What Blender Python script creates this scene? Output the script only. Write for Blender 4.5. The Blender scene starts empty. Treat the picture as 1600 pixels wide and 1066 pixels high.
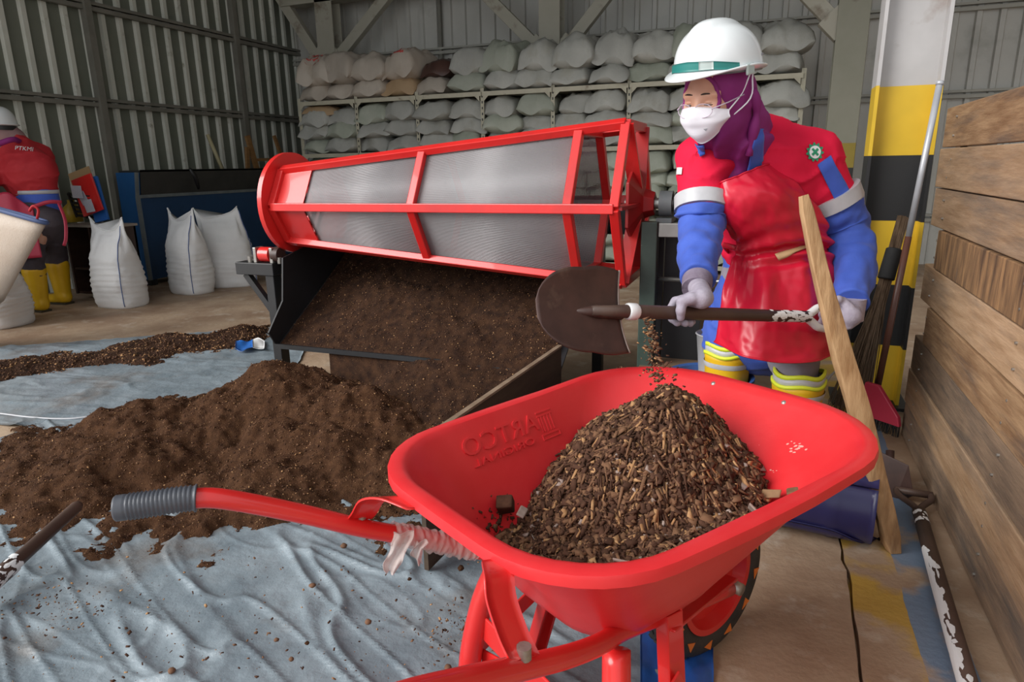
import bpy, math, random
import numpy as np
from mathutils import Vector, Matrix
random.seed(7); RNG=np.random.default_rng(7)
S=bpy.context.scene; COL=S.collection
# ---------------------------------------------------------------- camera
F=1040.;H=1.12;YAW=math.radians(21.1);PIT=math.radians(14.8);ROL=math.radians(.95)
cf=np.array([-math.sin(YAW)*math.cos(PIT),math.cos(YAW)*math.cos(PIT),-math.sin(PIT)])
r0=np.array([math.cos(YAW),math.sin(YAW),0.]);u0=np.cross(r0,cf)
cr=r0*math.cos(ROL)-u0*math.sin(ROL);cu=u0*math.cos(ROL)+r0*math.sin(ROL)
f0=np.array([-math.sin(YAW),math.cos(YAW),0.])
CAM=np.array([0,0,H])
def ray(x,y): return cf+(x-800)/F*cr-(y-533)/F*cu
def PZ(x,y,z): d=ray(x,y); return CAM+(z-H)/d[2]*d
def PY(x,y,Y): d=ray(x,y); return CAM+Y/d[1]*d
def PX(x,y,X): d=ray(x,y); return CAM+X/d[0]*d
def PD(x,y,t): return CAM+t*ray(x,y)
cam=bpy.data.cameras.new('camera'); co=bpy.data.objects.new('camera',cam); COL.objects.link(co)
cam.sensor_width=36; cam.lens=36*F/1600; cam.clip_start=.02
co.matrix_world=Matrix(((cr[0],cu[0],-cf[0],0),(cr[1],cu[1],-cf[1],0),(cr[2],cu[2],-cf[2],H),(0,0,0,1)))
S.camera=co
# ---------------------------------------------------------------- light
W=bpy.data.worlds.new('sky'); S.world=W; W.use_nodes=True
bg=W.node_tree.nodes['Background']; bg.inputs[0].default_value=(.93,.97,1,1); bg.inputs[1].default_value=.72
def sun(name,d,e,ang,col=(1,.98,.95)):
    l=bpy.data.lights.new(name,'SUN'); l.energy=e; l.angle=math.radians(ang); l.color=col
    o=bpy.data.objects.new(name,l); COL.objects.link(o); o.rotation_euler=Vector(d).to_track_quat('-Z','Y').to_euler(); return o
sun('sun',(.70,.66,-.55),2.5,38)
S.view_settings.view_transform='Standard'; S.view_settings.look='None'; S.view_settings.gamma=1
S.view_settings.use_curve_mapping=False; S.view_settings.exposure=0.55
# ---------------------------------------------------------------- noise
def vn(P,seed=0):
    P=np.asarray(P,float); I=np.floor(P).astype(np.int64); f=P-I; f=f*f*(3-2*f)
    def h(i,j,k):
        n=(i*374761393+j*668265263+k*2147483647+seed*1442695041)&0xffffffff
        n=((n^(n>>13))*1274126177)&0xffffffff; n=(n^(n>>16))&0xffffffff
        return n/4294967295.
    x,y,z=I[...,0],I[...,1],I[...,2]; a,b,c=f[...,0],f[...,1],f[...,2]
    L=lambda p,q,t:p+(q-p)*t
    return L(L(L(h(x,y,z),h(x+1,y,z),a),L(h(x,y+1,z),h(x+1,y+1,z),a),b),L(L(h(x,y,z+1),h(x+1,y,z+1),a),L(h(x,y+1,z+1),h(x+1,y+1,z+1),a),b),c)*2-1
def fbm(P,o=4,seed=0,g=.5):
    P=np.asarray(P,float); s=0;a=1
    for i in range(o): s=s+a*vn(P*2**i,seed+i*17); a*=g
    return s
def fbm2(x,y,sc,o=4,seed=0,g=.5): return fbm(np.stack([x*sc,y*sc,x*0+seed*.37],-1),o,seed,g)
# ---------------------------------------------------------------- materials
def node(nt,t,**k):
    n=nt.nodes.new(t)
    for a,v in k.items(): setattr(n,a,v)
    return n
def rgb(c): return (*c,1) if len(c)==3 else c
def pm(name,c1,c2=None,sc=6,rough=.6,metal=0,bump=0,bsc=None,st=(1,1,1),det=5,lo=.35,hi=.65,spec=.5,coat=0,rnd=0,c3=None,sc3=3,lo3=.55,hi3=.7,alpha=1,trans=0,sub=0,bdist=.01,rough2=None,sheen=0):
    m=bpy.data.materials.new(name); m.use_nodes=True; nt=m.node_tree; b=nt.nodes['Principled BSDF']
    b.inputs['Roughness'].default_value=rough; b.inputs['Metallic'].default_value=metal; b.inputs['Specular IOR Level'].default_value=spec
    b.inputs['Coat Weight'].default_value=coat; b.inputs['Alpha'].default_value=alpha; b.inputs['Transmission Weight'].default_value=trans
    if sheen: b.inputs['Sheen Weight'].default_value=sheen
    if sub: b.inputs['Subsurface Weight'].default_value=sub; b.inputs['Subsurface Radius'].default_value=(.01,.004,.002)
    b.inputs['Base Color'].default_value=rgb(c1)
    tc=node(nt,'ShaderNodeTexCoord'); mp=node(nt,'ShaderNodeMapping'); mp.inputs['Scale'].default_value=st
    nt.links.new(tc.outputs['Object'],mp.inputs[0]); vec=mp.outputs[0]
    if rnd:
        oi=node(nt,'ShaderNodeObjectInfo'); ad=node(nt,'ShaderNodeVectorMath',operation='MULTIPLY_ADD')
        nt.links.new(oi.outputs['Random'],ad.inputs[0]); ad.inputs[1].default_value=(37,53,71); nt.links.new(vec,ad.inputs[2]); vec=ad.outputs[0]
    def noise(s,d=5):
        n=node(nt,'ShaderNodeTexNoise'); n.inputs['Scale'].default_value=s; n.inputs['Detail'].default_value=d; n.inputs['Roughness'].default_value=.6
        nt.links.new(vec,n.inputs['Vector']); return n.outputs['Fac']
    def ramp(src,l,h,a,c):
        r=node(nt,'ShaderNodeValToRGB'); e=r.color_ramp.elements; e[0].position=l; e[1].position=h; e[0].color=rgb(a); e[1].color=rgb(c)
        nt.links.new(src,r.inputs[0]); return r.outputs[0]
    col=None
    if c2:
        col=ramp(noise(sc,det),lo,hi,c1,c2)
        if c3:
            mx=node(nt,'ShaderNodeMix',data_type='RGBA'); nt.links.new(ramp(noise(sc3,det),lo3,hi3,(0,0,0),(1,1,1)),mx.inputs[0])
            nt.links.new(col,mx.inputs[6]); mx.inputs[7].default_value=rgb(c3); col=mx.outputs[2]
        if rnd:
            mx=node(nt,'ShaderNodeMix',data_type='RGBA',blend_type='MULTIPLY'); mx.inputs[0].default_value=1
            mr=node(nt,'ShaderNodeMapRange'); mr.inputs[3].default_value=1-rnd; mr.inputs[4].default_value=1+rnd*.6
            nt.links.new(oi.outputs['Random'],mr.inputs[0]); nt.links.new(col,mx.inputs[6]); nt.links.new(mr.outputs[0],mx.inputs[7]); col=mx.outputs[2]
        nt.links.new(col,b.inputs['Base Color'])
        if rough2 is not None:
            mr=node(nt,'ShaderNodeMapRange'); mr.inputs[3].default_value=rough; mr.inputs[4].default_value=rough2
            nt.links.new(noise(sc*.7),mr.inputs[0]); nt.links.new(mr.outputs[0],b.inputs['Roughness'])
    if bump:
        bp=node(nt,'ShaderNodeBump'); bp.inputs['Strength'].default_value=bump; bp.inputs['Distance'].default_value=bdist
        nt.links.new(noise(bsc or sc*3,6),bp.inputs['Height']); nt.links.new(bp.outputs[0],b.inputs['Normal'])
    m['col']=0; return m
M={}
M['sheet']=pm('corrugated_steel',(.47,.46,.42),(.54,.53,.49),1.5,.42,bump=.05,bsc=20,c3=(.2,.2,.16),sc3=1.2,lo3=.6,hi3=.8)
M['sheet_left']=pm('corrugated_steel_green',(.135,.15,.115),(.17,.18,.145),1.5,.38,bump=.05,bsc=20,c3=(.1,.1,.08),sc3=1.2,lo3=.6,hi3=.8)  # same sheet as the back wall, shade put into the panel colour
M['rib']=pm('galvanised_rib',(.52,.53,.46),(.62,.62,.55),3,.4,c3=(.3,.29,.22),sc3=9,lo3=.62,hi3=.75)  # light on the left wall's ribs put into their colour
M['girt']=pm('dull_purlin_steel',(.15,.145,.12),(.2,.19,.16),4,.5)
M['girt2']=pm('grey_purlin_steel',(.34,.33,.29),(.40,.39,.34),4,.5)
M['column']=pm('dirty_cream_steel',(.36,.34,.27),(.42,.40,.33),2,.6,c3=(.16,.12,.08),sc3=5,lo3=.56,hi3=.75,bump=.1)
M['roof']=pm('roof_steel',(.16,.16,.15),(.2,.2,.19),2,.6)
M['red']=pm('red_paint',(.66,.018,.018),(.72,.03,.025),4,.32,coat=.3,c3=(.5,.02,.02),sc3=2,spec=.5)
M['redplastic']=pm('red_tray_plastic',(.68,.022,.028),(.74,.04,.045),5,.36,bump=.04,bsc=60,c3=(.8,.10,.09),sc3=6,lo3=.66,hi3=.8)
M['darkred']=pm('dark_red_paint',(.28,.008,.01),(.35,.015,.015),4,.4)
M['grip']=pm('grey_rubber_grip',(.055,.06,.075),(.08,.085,.10),10,.4)
M['rubber']=pm('black_tyre_rubber',(.022,.021,.02),(.05,.045,.04),14,.75,bump=.2,bsc=60)
M['orange']=pm('orange_print',(.75,.2,.03),rough=.5)
M['bolt']=pm('zinc_bolt',(.3,.27,.24),(.45,.43,.4),30,.4,metal=.7)
M['film']=pm('clear_stretch_film',(.75,.60,.55),(.85,.74,.70),12,.22,alpha=.5,bump=.4,bsc=40)
M['black']=pm('black_painted_steel',(.012,.012,.013),(.02,.02,.022),5,.45)
M['dgreen']=pm('dark_green_steel',(.035,.055,.045),(.05,.075,.06),12,.4,c3=(.25,.26,.24),sc3=50,lo3=.7,hi3=.75)
M['steel']=pm('bare_steel',(.35,.34,.32),(.45,.44,.42),12,.35,metal=.8)
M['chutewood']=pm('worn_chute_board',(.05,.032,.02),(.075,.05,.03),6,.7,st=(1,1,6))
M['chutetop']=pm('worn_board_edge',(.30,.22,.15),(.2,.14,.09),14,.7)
SOIL=((.042,.018,.0085),(.088,.040,.019))
M['soil']=pm('brown_compost',*SOIL,sc=34,rough=.95,bump=.9,bsc=190,c3=(.24,.13,.062),sc3=260,lo3=.62,hi3=.7,det=8,spec=.15,bdist=.006)
M['soil_dark']=pm('dark_compost',(.022,.0105,.007),(.058,.027,.014),26,.95,bump=.9,bsc=190,c3=(.2,.11,.055),sc3=260,lo3=.63,hi3=.7,det=8,spec=.15,bdist=.006)  # darker brown version of the compost colour
M['chip_a']=pm('dark_bark_chip',(.05,.023,.014),(.10,.047,.028),40,.9,spec=.2)
M['chip_b']=pm('tan_wood_chip',(.32,.16,.07),(.46,.27,.13),60,.8,spec=.2)
M['chip_c']=pm('brown_wood_chip',(.15,.075,.04),(.21,.11,.06),60,.85,spec=.2)
M['chip_d']=pm('grey_dried_leaf_chip',(.26,.19,.16),(.36,.28,.24),60,.7,spec=.3)
M['tarp']=pm('blue_grey_tarpaulin',(.17,.21,.24),(.27,.32,.355),5,.2,bump=.35,bsc=45,c3=(.16,.14,.125),sc3=2.6,lo3=.54,hi3=.72,rough2=.55,spec=.6)
M['bluetarp']=pm('bright_blue_tarpaulin',(.02,.09,.36),(.03,.13,.45),6,.4,bump=.2)
M['cord']=pm('white_cord',(.6,.6,.62),rough=.7)
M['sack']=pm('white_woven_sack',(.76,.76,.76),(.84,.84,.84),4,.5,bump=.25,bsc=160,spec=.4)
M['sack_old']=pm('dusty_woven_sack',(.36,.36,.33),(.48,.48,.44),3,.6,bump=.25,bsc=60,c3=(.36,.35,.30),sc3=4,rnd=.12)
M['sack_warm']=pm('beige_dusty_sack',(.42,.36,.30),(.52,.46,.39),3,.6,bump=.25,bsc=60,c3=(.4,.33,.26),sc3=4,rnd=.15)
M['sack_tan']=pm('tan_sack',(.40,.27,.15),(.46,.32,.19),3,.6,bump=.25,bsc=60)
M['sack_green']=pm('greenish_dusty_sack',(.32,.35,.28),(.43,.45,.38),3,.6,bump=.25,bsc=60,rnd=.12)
M['sack_dark']=pm('glossy_brown_bag',(.06,.03,.025),(.09,.045,.035),4,.3)
M['redprint']=pm('red_print',(.5,.07,.06),rough=.6)
M['orangebag']=pm('orange_bag_print',(.62,.12,.02),rough=.35)
M['whiteprint']=pm('white_print',(.8,.8,.8),rough=.5)
M['bluethread']=pm('blue_thread',(.08,.13,.32),rough=.7)
M['rack']=pm('cream_slotted_angle',(.43,.40,.30),(.50,.47,.36),8,.5,c3=(.25,.2,.14),sc3=12,lo3=.62,hi3=.75)
M['chest']=pm('deep_blue_chest_paint',(.010,.040,.105),(.014,.055,.135),3,.35,c3=(.008,.03,.075),sc3=1.5)
M['chestend']=pm('bright_blue_chest_paint',(.012,.085,.24),(.018,.105,.29),3,.4)
M['chesttrim']=pm('grey_edge_trim',(.12,.14,.15),(.17,.19,.19),8,.5)
M['lid']=pm('dull_black_lid',(.022,.022,.02),(.04,.038,.034),3,.6)
M['cabinet']=pm('dark_brown_cabinet',(.03,.013,.009),(.042,.02,.013),5,.5,st=(1,1,5))
M['cabtop']=pm('cabinet_top_edge',(.28,.24,.2),rough=.6)
WST=(6,1.5,12)
M['wood1']=pm('weathered_plank_a',(.25,.135,.065),(.42,.26,.14),3.2,.72,st=WST,bump=.35,bsc=9,c3=(.13,.09,.07),sc3=1.3,lo3=.5,hi3=.72,rnd=.22)
M['wood2']=pm('weathered_plank_b',(.36,.22,.12),(.50,.33,.20),3.5,.7,st=WST,bump=.3,bsc=9,c3=(.2,.155,.12),sc3=1.1,lo3=.48,hi3=.75,rnd=.2)
M['wood3']=pm('grey_brown_plank',(.21,.145,.10),(.34,.23,.15),3.2,.75,st=WST,bump=.35,bsc=9,c3=(.12,.1,.085),sc3=1.4,lo3=.5,hi3=.7,rnd=.2)
M['wood4']=pm('saw_marked_plank',(.36,.20,.09),(.10,.055,.03),3.4,.75,st=(4,9,1.5),bump=.4,bsc=9,c3=(.09,.085,.085),sc3=1.6,lo3=.62,hi3=.7)
M['stake']=pm('raw_timber_stake',(.36,.20,.09),(.52,.33,.17),5,.7,st=(9,9,1.2),bump=.3,bsc=9,c3=(.22,.12,.06),sc3=2)
M['broomstick']=pm('brown_broomstick',(.10,.04,.028),(.15,.06,.04),8,.4)
M['greypole']=pm('grey_metal_pole',(.42,.43,.46),(.52,.53,.56),8,.4,metal=.3)
M['lidi']=pm('palm_rib_bristles',(.10,.062,.035),(.22,.15,.095),12,.8,st=(6,6,.6))
M['lidiend']=pm('palm_rib_cut_ends',(.3,.22,.16),(.42,.33,.25),30,.8)
M['blackcloth']=pm('black_binding',(.012,.012,.013),(.02,.02,.02),8,.8)
M['pinkbrush']=pm('pink_broom_head',(.68,.05,.10),rough=.4)
M['navy']=pm('navy_plastic_barrel',(.018,.017,.075),(.028,.026,.10),4,.3,c3=(.09,.08,.13),sc3=5,lo3=.6,hi3=.85,bump=.05)
M['peel']=pm('peeling_white_paint_on_brown',(.75,.75,.75),(.055,.03,.022),16,.5,lo=.49,hi=.5,st=(1,1,1),bump=.3)
M['peel2']=pm('brown_shaft_with_white_flakes',(.075,.045,.035),(.10,.06,.045),9,.5)
M['whitepaint']=pm('chipped_white_paint',(.78,.78,.78),(.72,.72,.72),9,.45,c3=(.05,.03,.025),sc3=22,lo3=.58,hi3=.59)
M['blade']=pm('dark_rusty_blade',(.045,.022,.018),(.075,.036,.028),12,.5,c3=(.16,.10,.07),sc3=9,lo3=.62,hi3=.8)
M['bladeedge']=pm('worn_blade_edge',(.4,.33,.28),(.3,.22,.18),30,.5)
M['skin']=pm('warm_brown_skin',(.60,.31,.21),(.66,.36,.25),9,.5,sub=.1)
M['redcloth']=pm('red_work_jacket_cloth',(.70,.008,.045),(.76,.012,.055),6,.8,bump=.12,bsc=40,spec=.25)
M['redcloth2']=pm('deep_red_work_shirt',(.42,.012,.02),(.48,.02,.028),6,.75,bump=.15,bsc=30)
M['bluecloth']=pm('royal_blue_cloth',(.035,.085,.42),(.05,.11,.50),6,.75,bump=.15,bsc=40,sheen=.1)
M['apron']=pm('glossy_crimson_apron',(.56,.008,.03),(.62,.012,.04),3,.33,bump=.08,bsc=14,spec=.5)
M['apron2']=pm('faded_pink_apron',(.5,.03,.07),(.55,.045,.09),4,.4)
M['silver']=pm('silver_reflective_tape',(.44,.44,.46),(.52,.52,.54),14,.4)
M['lime']=pm('lime_reflective_tape',(.72,.80,.04),rough=.5)
M['trouser']=pm('grey_work_trousers',(.20,.18,.22),(.26,.235,.28),8,.8,bump=.2,bsc=30)
M['trouser2']=pm('charcoal_trousers',(.055,.045,.055),(.075,.06,.07),8,.8,bump=.2)
M['boot']=pm('yellow_rubber_boot',(.70,.40,.008),(.76,.46,.015),5,.42)
M['bootsole']=pm('dark_boot_sole',(.05,.04,.02),rough=.7)
M['glove']=pm('lilac_grey_knit_glove',(.33,.29,.36),(.42,.38,.45),40,.85,bump=.4,bsc=220,bdist=.003)
M['glovecuff']=pm('dark_glove_cuff',(.17,.13,.18),(.22,.18,.23),40,.85,bump=.4,bsc=150,bdist=.003)
M['helmet']=pm('white_hard_hat',(.80,.83,.84),rough=.22,coat=.3)
M['teal']=pm('teal_hat_band',(.02,.19,.17),rough=.4)
M['clip']=pm('clear_grey_clip',(.45,.52,.50),rough=.2)
M['hijab']=pm('plum_hijab',(.19,.010,.125),(.25,.016,.17),4,.75,bump=.1,bsc=20)
M['hijab2']=pm('dusty_pink_scarf',(.28,.16,.16),(.38,.24,.23),6,.8)
M['mask']=pm('white_face_mask',(.78,.76,.83),(.82,.80,.86),6,.75)
M['hair']=pm('dark_brow_hair',(.03,.02,.015),rough=.8)
M['eyewhite']=pm('eye_white',(.55,.50,.48),rough=.3)
M['iris']=pm('dark_iris',(.02,.012,.01),rough=.2)
M['lens']=pm('spectacle_glass',(1,1,1),rough=.02,alpha=.08)
M['frame']=pm('mauve_spectacle_frame',(.55,.45,.55),rough=.3)
M['green']=pm('green_badge_print',(.02,.28,.14),rough=.6)
M['tan']=pm('tan_tie_strip',(.48,.30,.15),rough=.6)
M['beige']=pm('beige_woven_bag',(.62,.50,.40),(.68,.57,.47),6,.5,bump=.2,bsc=120)
M['bagrim']=pm('blue_bag_rim',(.08,.12,.26),rough=.6)
M['orangeline']=pm('orange_bag_stripe',(.52,.18,.10),rough=.6)
M['crate']=pm('black_plastic_crate',(.012,.012,.013),rough=.4)
M['paper']=pm('white_paper',(.62,.62,.66),(.5,.52,.6),12,.6)
M['cardboard']=pm('tan_cardboard',(.42,.27,.13),rough=.7)
M['bluefolder']=pm('blue_folder',(.02,.14,.5),rough=.4)
M['yellowjug']=pm('dull_yellow_jug',(.36,.24,.02),rough=.4)
M['stick']=pm('pale_bamboo_stick',(.42,.37,.22),rough=.6)
M['oldwood']=pm('orange_brown_timber',(.24,.12,.04),(.3,.16,.06),6,.6,st=(1,1,6))
M['pail']=pm('grey_metal_pail',(.5,.5,.52),rough=.35,metal=.4)
M['bluetub']=pm('blue_plastic_tub',(.04,.10,.30),rough=.4)
M['brownbox']=pm('brown_board',(.13,.085,.05),(.18,.12,.075),6,.7)
M['mesh']=pm('woven_screen_wire',(.42,.41,.42),(.50,.49,.50),3,.4,metal=.35)
M['pebble']=pm('clod_brown',(.13,.065,.035),(.2,.1,.055),30,.9)
M['tanflake']=pm('tan_bark',(.30,.17,.08),(.2,.11,.055),30,.8)
M['scuff']=pm('pale_scuff',(.80,.32,.28),rough=.6)
M['greyrag']=pm('grey_rag',(.3,.3,.33),rough=.8)
# ---------------------------------------------------------------- mesh helpers
def nrm(v): v=np.asarray(v,float); return v/(np.linalg.norm(v)+1e-12)
def V3(*a): return np.array(a,float)
def frame(z,x=None):
    z=nrm(z); x=np.asarray(x if x is not None else ((1,0,0) if abs(z[0])<.8 else (0,1,0)),float); x=nrm(x-z*(x@z)); return x,np.cross(z,x),z
class MB:
    def __init__(s): s.v=[];s.f=[];s.mi=[];s.n=0;s.cur=0
    def add(s,v,f):
        v=np.asarray(v,float).reshape(-1,3); s.v.append(v)
        for q in f: s.f.append(tuple(int(i)+s.n for i in q)); s.mi.append(s.cur)
        s.n+=len(v); return s
    def box(s,c,sz,ax=None,taper=1):
        c=np.asarray(c,float);h=np.asarray(sz,float)/2; A=np.eye(3) if ax is None else np.asarray(ax)
        P=[]
        for k in (-1,1):
            for (i,j) in ((-1,-1),(1,-1),(1,1),(-1,1)):
                t=taper if k>0 else 1
                P.append(c+A[0]*h[0]*i*t+A[1]*h[1]*j*t+A[2]*h[2]*k)
        return s.add(P,[(3,2,1,0),(4,5,6,7),(0,1,5,4),(1,2,6,5),(2,3,7,6),(3,0,4,7)])
    def bb(s,lo,hi): lo=np.asarray(lo,float);hi=np.asarray(hi,float); return s.box((lo+hi)/2,hi-lo)
    def bar(s,a,b,w,h,up=(0,0,1)):
        a=np.asarray(a,float);b=np.asarray(b,float);z=nrm(b-a)
        if abs(z@nrm(up))>.99: up=(0,1,0)
        y=nrm(np.asarray(up,float)-z*(z@np.asarray(up,float)));x=np.cross(y,z)
        return s.box((a+b)/2,(w,h,np.linalg.norm(b-a)),(x,y,z))
    def loft(s,rings,closed=True,cap=True,loop=False):
        n=len(rings[0]);m=len(rings);P=np.concatenate([np.asarray(r,float) for r in rings]);f=[]
        for i in range(m if loop else m-1):
            i2=(i+1)%m
            for j in range(n if closed else n-1):
                j2=(j+1)%n; f.append((i*n+j,i*n+j2,i2*n+j2,i2*n+j))
        if cap and closed and not loop: f.append(tuple(range(n-1,-1,-1))); f.append(tuple((m-1)*n+j for j in range(n)))
        return s.add(P,f)
    def tube(s,pts,r,n=10,cap=True,loop=False,flat=1):
        pts=[np.asarray(p,float) for p in pts];m=len(pts);r=[r]*m if np.isscalar(r) else r;R=[];px=None
        for i in range(m):
            if loop: t=pts[(i+1)%m]-pts[i-1]
            else: t=pts[min(i+1,m-1)]-pts[max(i-1,0)]
            x,y,z=frame(t,px); px=x
            a=np.arange(n)*2*math.pi/n
            R.append(pts[i]+r[i]*(np.cos(a)[:,None]*x*flat+np.sin(a)[:,None]*y))
        return s.loft(R,True,cap,loop)
    def cyl(s,a,b,r,r2=None,n=20): return s.tube([a,b],[r,r if r2 is None else r2],n)
    def ell(s,c,rad,ax=None,nu=20,nv=12):
        A=np.eye(3) if ax is None else np.asarray(ax);rad=np.asarray(rad,float);R=[]
        for i in range(nv+1):
            p=math.pi*(i+.001)/(nv+.002);a=np.arange(nu)*2*math.pi/nu
            L=np.stack([np.cos(a)*math.sin(p),np.sin(a)*math.sin(p),0*a-math.cos(p)],1)*rad; R.append(np.asarray(c)+L@A)
        return s.loft(R)
    def prism(s,poly,off):
        P=np.asarray(poly,float);n=len(P);Q=P+np.asarray(off,float)
        return s.add(np.concatenate([P,Q]),[tuple(range(n-1,-1,-1)),tuple(range(n,2*n))]+[(i,(i+1)%n,(i+1)%n+n,i+n) for i in range(n)])
    def build(s,name,mat,parent=None,smooth=False,label=None,stuff=False,bevel=0,fix=True):
        v=np.concatenate(s.v)
        return link(name,v,s.f,mat,parent,smooth,label,stuff,bevel,s.mi if max(s.mi)>0 else None,fix)
def wloc(o):
    l=np.zeros(3)
    while o is not None: l=l+np.array(o.location); o=o.parent
    return l
def link(name,v,f,mat,parent=None,smooth=False,label=None,stuff=False,bevel=0,mi=None,fix=False,org=None):
    v=np.asarray(v,float); me=bpy.data.meshes.new(name)
    o=bpy.data.objects.new(name,me); COL.objects.link(o)
    if parent is not None: o.parent=parent; v=v-wloc(parent)
    elif org is not None: o.location=org; v=v-np.asarray(org)
    if isinstance(f,np.ndarray):
        nf,k=f.shape; me.vertices.add(len(v)); me.vertices.foreach_set('co',v.astype(np.float32).ravel())
        me.loops.add(nf*k); me.loops.foreach_set('vertex_index',f.astype(np.int32).ravel())
        me.polygons.add(nf); me.polygons.foreach_set('loop_start',np.arange(0,nf*k,k,dtype=np.int32)); me.update(calc_edges=True)
    else: me.from_pydata(v.tolist(),[],f); me.update()
    if fix:
        bm=bmesh.new(); bm.from_mesh(me); bmesh.ops.recalc_face_normals(bm,faces=bm.faces); bm.to_mesh(me); bm.free()
    for m in (mat if isinstance(mat,(list,tuple)) else [mat]): me.materials.append(M[m])
    if mi is not None: me.polygons.foreach_set('material_index',np.asarray(mi,np.int32))
    if smooth: me.polygons.foreach_set('use_smooth',[True]*len(me.polygons))
    if smooth=='auto':
        try: me.set_sharp_from_angle(angle=math.radians(40))
        except Exception: pass
    if bevel:
        b=o.modifiers.new('bevel','BEVEL'); b.width=bevel; b.segments=2; b.limit_method='ANGLE'; b.harden_normals=False
    if label: o['label']=label
    if stuff: o['kind']='stuff'
    return o
import bmesh
def thing(name,loc,label,cat,group=None):
    o=bpy.data.objects.new(name,None); COL.objects.link(o); o.location=loc; o.empty_display_size=.05
    return tag(o,label,cat,group)
def tag(o,label,cat,group=None,stuff=False):
    o['label']=label; o['category']=cat
    if group: o['group']=group
    if stuff: o['kind']='stuff'
    return o
def struct(o,label=None):
    o['kind']='structure'
    if label: o['label']=label; o['category']=o.name.split('_')[0]
    return o
def empty(name,loc): o=bpy.data.objects.new(name,None); COL.objects.link(o); o.location=loc; o.empty_display_size=.05; return o
def grid(nx,ny): 
    i=np.arange((nx-1)*(ny-1)); a=i//(ny-1)*ny+i%(ny-1); return np.stack([a,a+ny,a+ny+1,a+1],1)
def spl(P,n):
    P=np.asarray(P,float); m=len(P); t=np.linspace(0,m-1,n); i=np.clip(t.astype(int),0,m-2); u=(t-i)[:,None]
    u=u.reshape((-1,)+(1,)*(P.ndim-1)); E=np.concatenate([[2*P[0]-P[1]],P,[2*P[-1]-P[-2]]])
    a,b,c,d=E[i],E[i+1],E[i+2],E[i+3]
    return .5*(2*b+(c-a)*u+(2*a-5*b+4*c-d)*u*u+(3*b-a-3*c+d)*u**3)
def surf(C,nu,nv): # control net rows->fine net
    C=np.asarray(C,float); A=spl(C,nu); B=spl(np.swapaxes(A,0,1),nv); return np.swapaxes(B,0,1)
def gnorm(G):
    a=np.gradient(G,axis=0);b=np.gradient(G,axis=1);n=np.cross(a,b);return n/(np.linalg.norm(n,axis=-1,keepdims=True)+1e-12)
def shell(G,th):
    N=gnorm(G); nu,nv=G.shape[:2]; A=G.reshape(-1,3);B=(G-N*th).reshape(-1,3);q=grid(nu,nv);k=nu*nv
    f=[tuple(x) for x in q]+[tuple(x[::-1]+k) for x in q]
    e=[(i,0) for i in range(nu)]+[(nu-1,j) for j in range(1,nv)]+[(i,nv-1) for i in range(nu-2,-1,-1)]+[(0,j) for j in range(nv-2,0,-1)]
    e=[i*nv+j for i,j in e]
    for a,b in zip(e,e[1:]+e[:1]): f.append((a,b,b+k,a+k))
    return np.concatenate([A,B]),f
# implicit bodies, meshed with surface nets
def seg(a,b,ra,rb):
    a=np.asarray(a,float);b=np.asarray(b,float)
    def fn(P):
        d=b-a;t=np.clip(((P-a)@d)/(d@d+1e-12),0,1);return np.linalg.norm(P-a-t[...,None]*d,axis=-1)-(ra+(rb-ra)*t)
    fn.lo=np.minimum(a,b)-max(ra,rb);fn.hi=np.maximum(a,b)+max(ra,rb);return fn
def ellp(c,r,ax=None):
    c=np.asarray(c,float);r=np.asarray(r,float);A=np.eye(3) if ax is None else np.asarray(ax,float)
    def fn(P):
        q=(P-c)@A.T; k=np.linalg.norm(q/r,axis=-1);k2=np.linalg.norm(q/(r*r),axis=-1)+1e-9; return k*(k-1)/k2
    fn.lo=c-max(r);fn.hi=c+max(r);return fn
def flatseg(a,b,side,wa,da,wb,db): # elliptical capsule, half width along side, half depth across
    a=np.asarray(a,float);b=np.asarray(b,float);z=nrm(b-a);x=nrm(side-z*(np.asarray(side)@z));y=np.cross(z,x);L=np.linalg.norm(b-a)
    def fn(P):
        q=P-a;t=q@z;tc=np.clip(t,0,L);u=tc/L;w=wa+(wb-wa)*u;d=da+(db-da)*u;m=np.minimum(w,d)
        k=np.sqrt((q@x/w)**2+(q@y/d)**2+((t-tc)/m)**2);return (k-1)*m
    m=max(wa,wb,da,db);fn.lo=np.minimum(a,b)-m;fn.hi=np.maximum(a,b)+m;return fn
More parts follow.
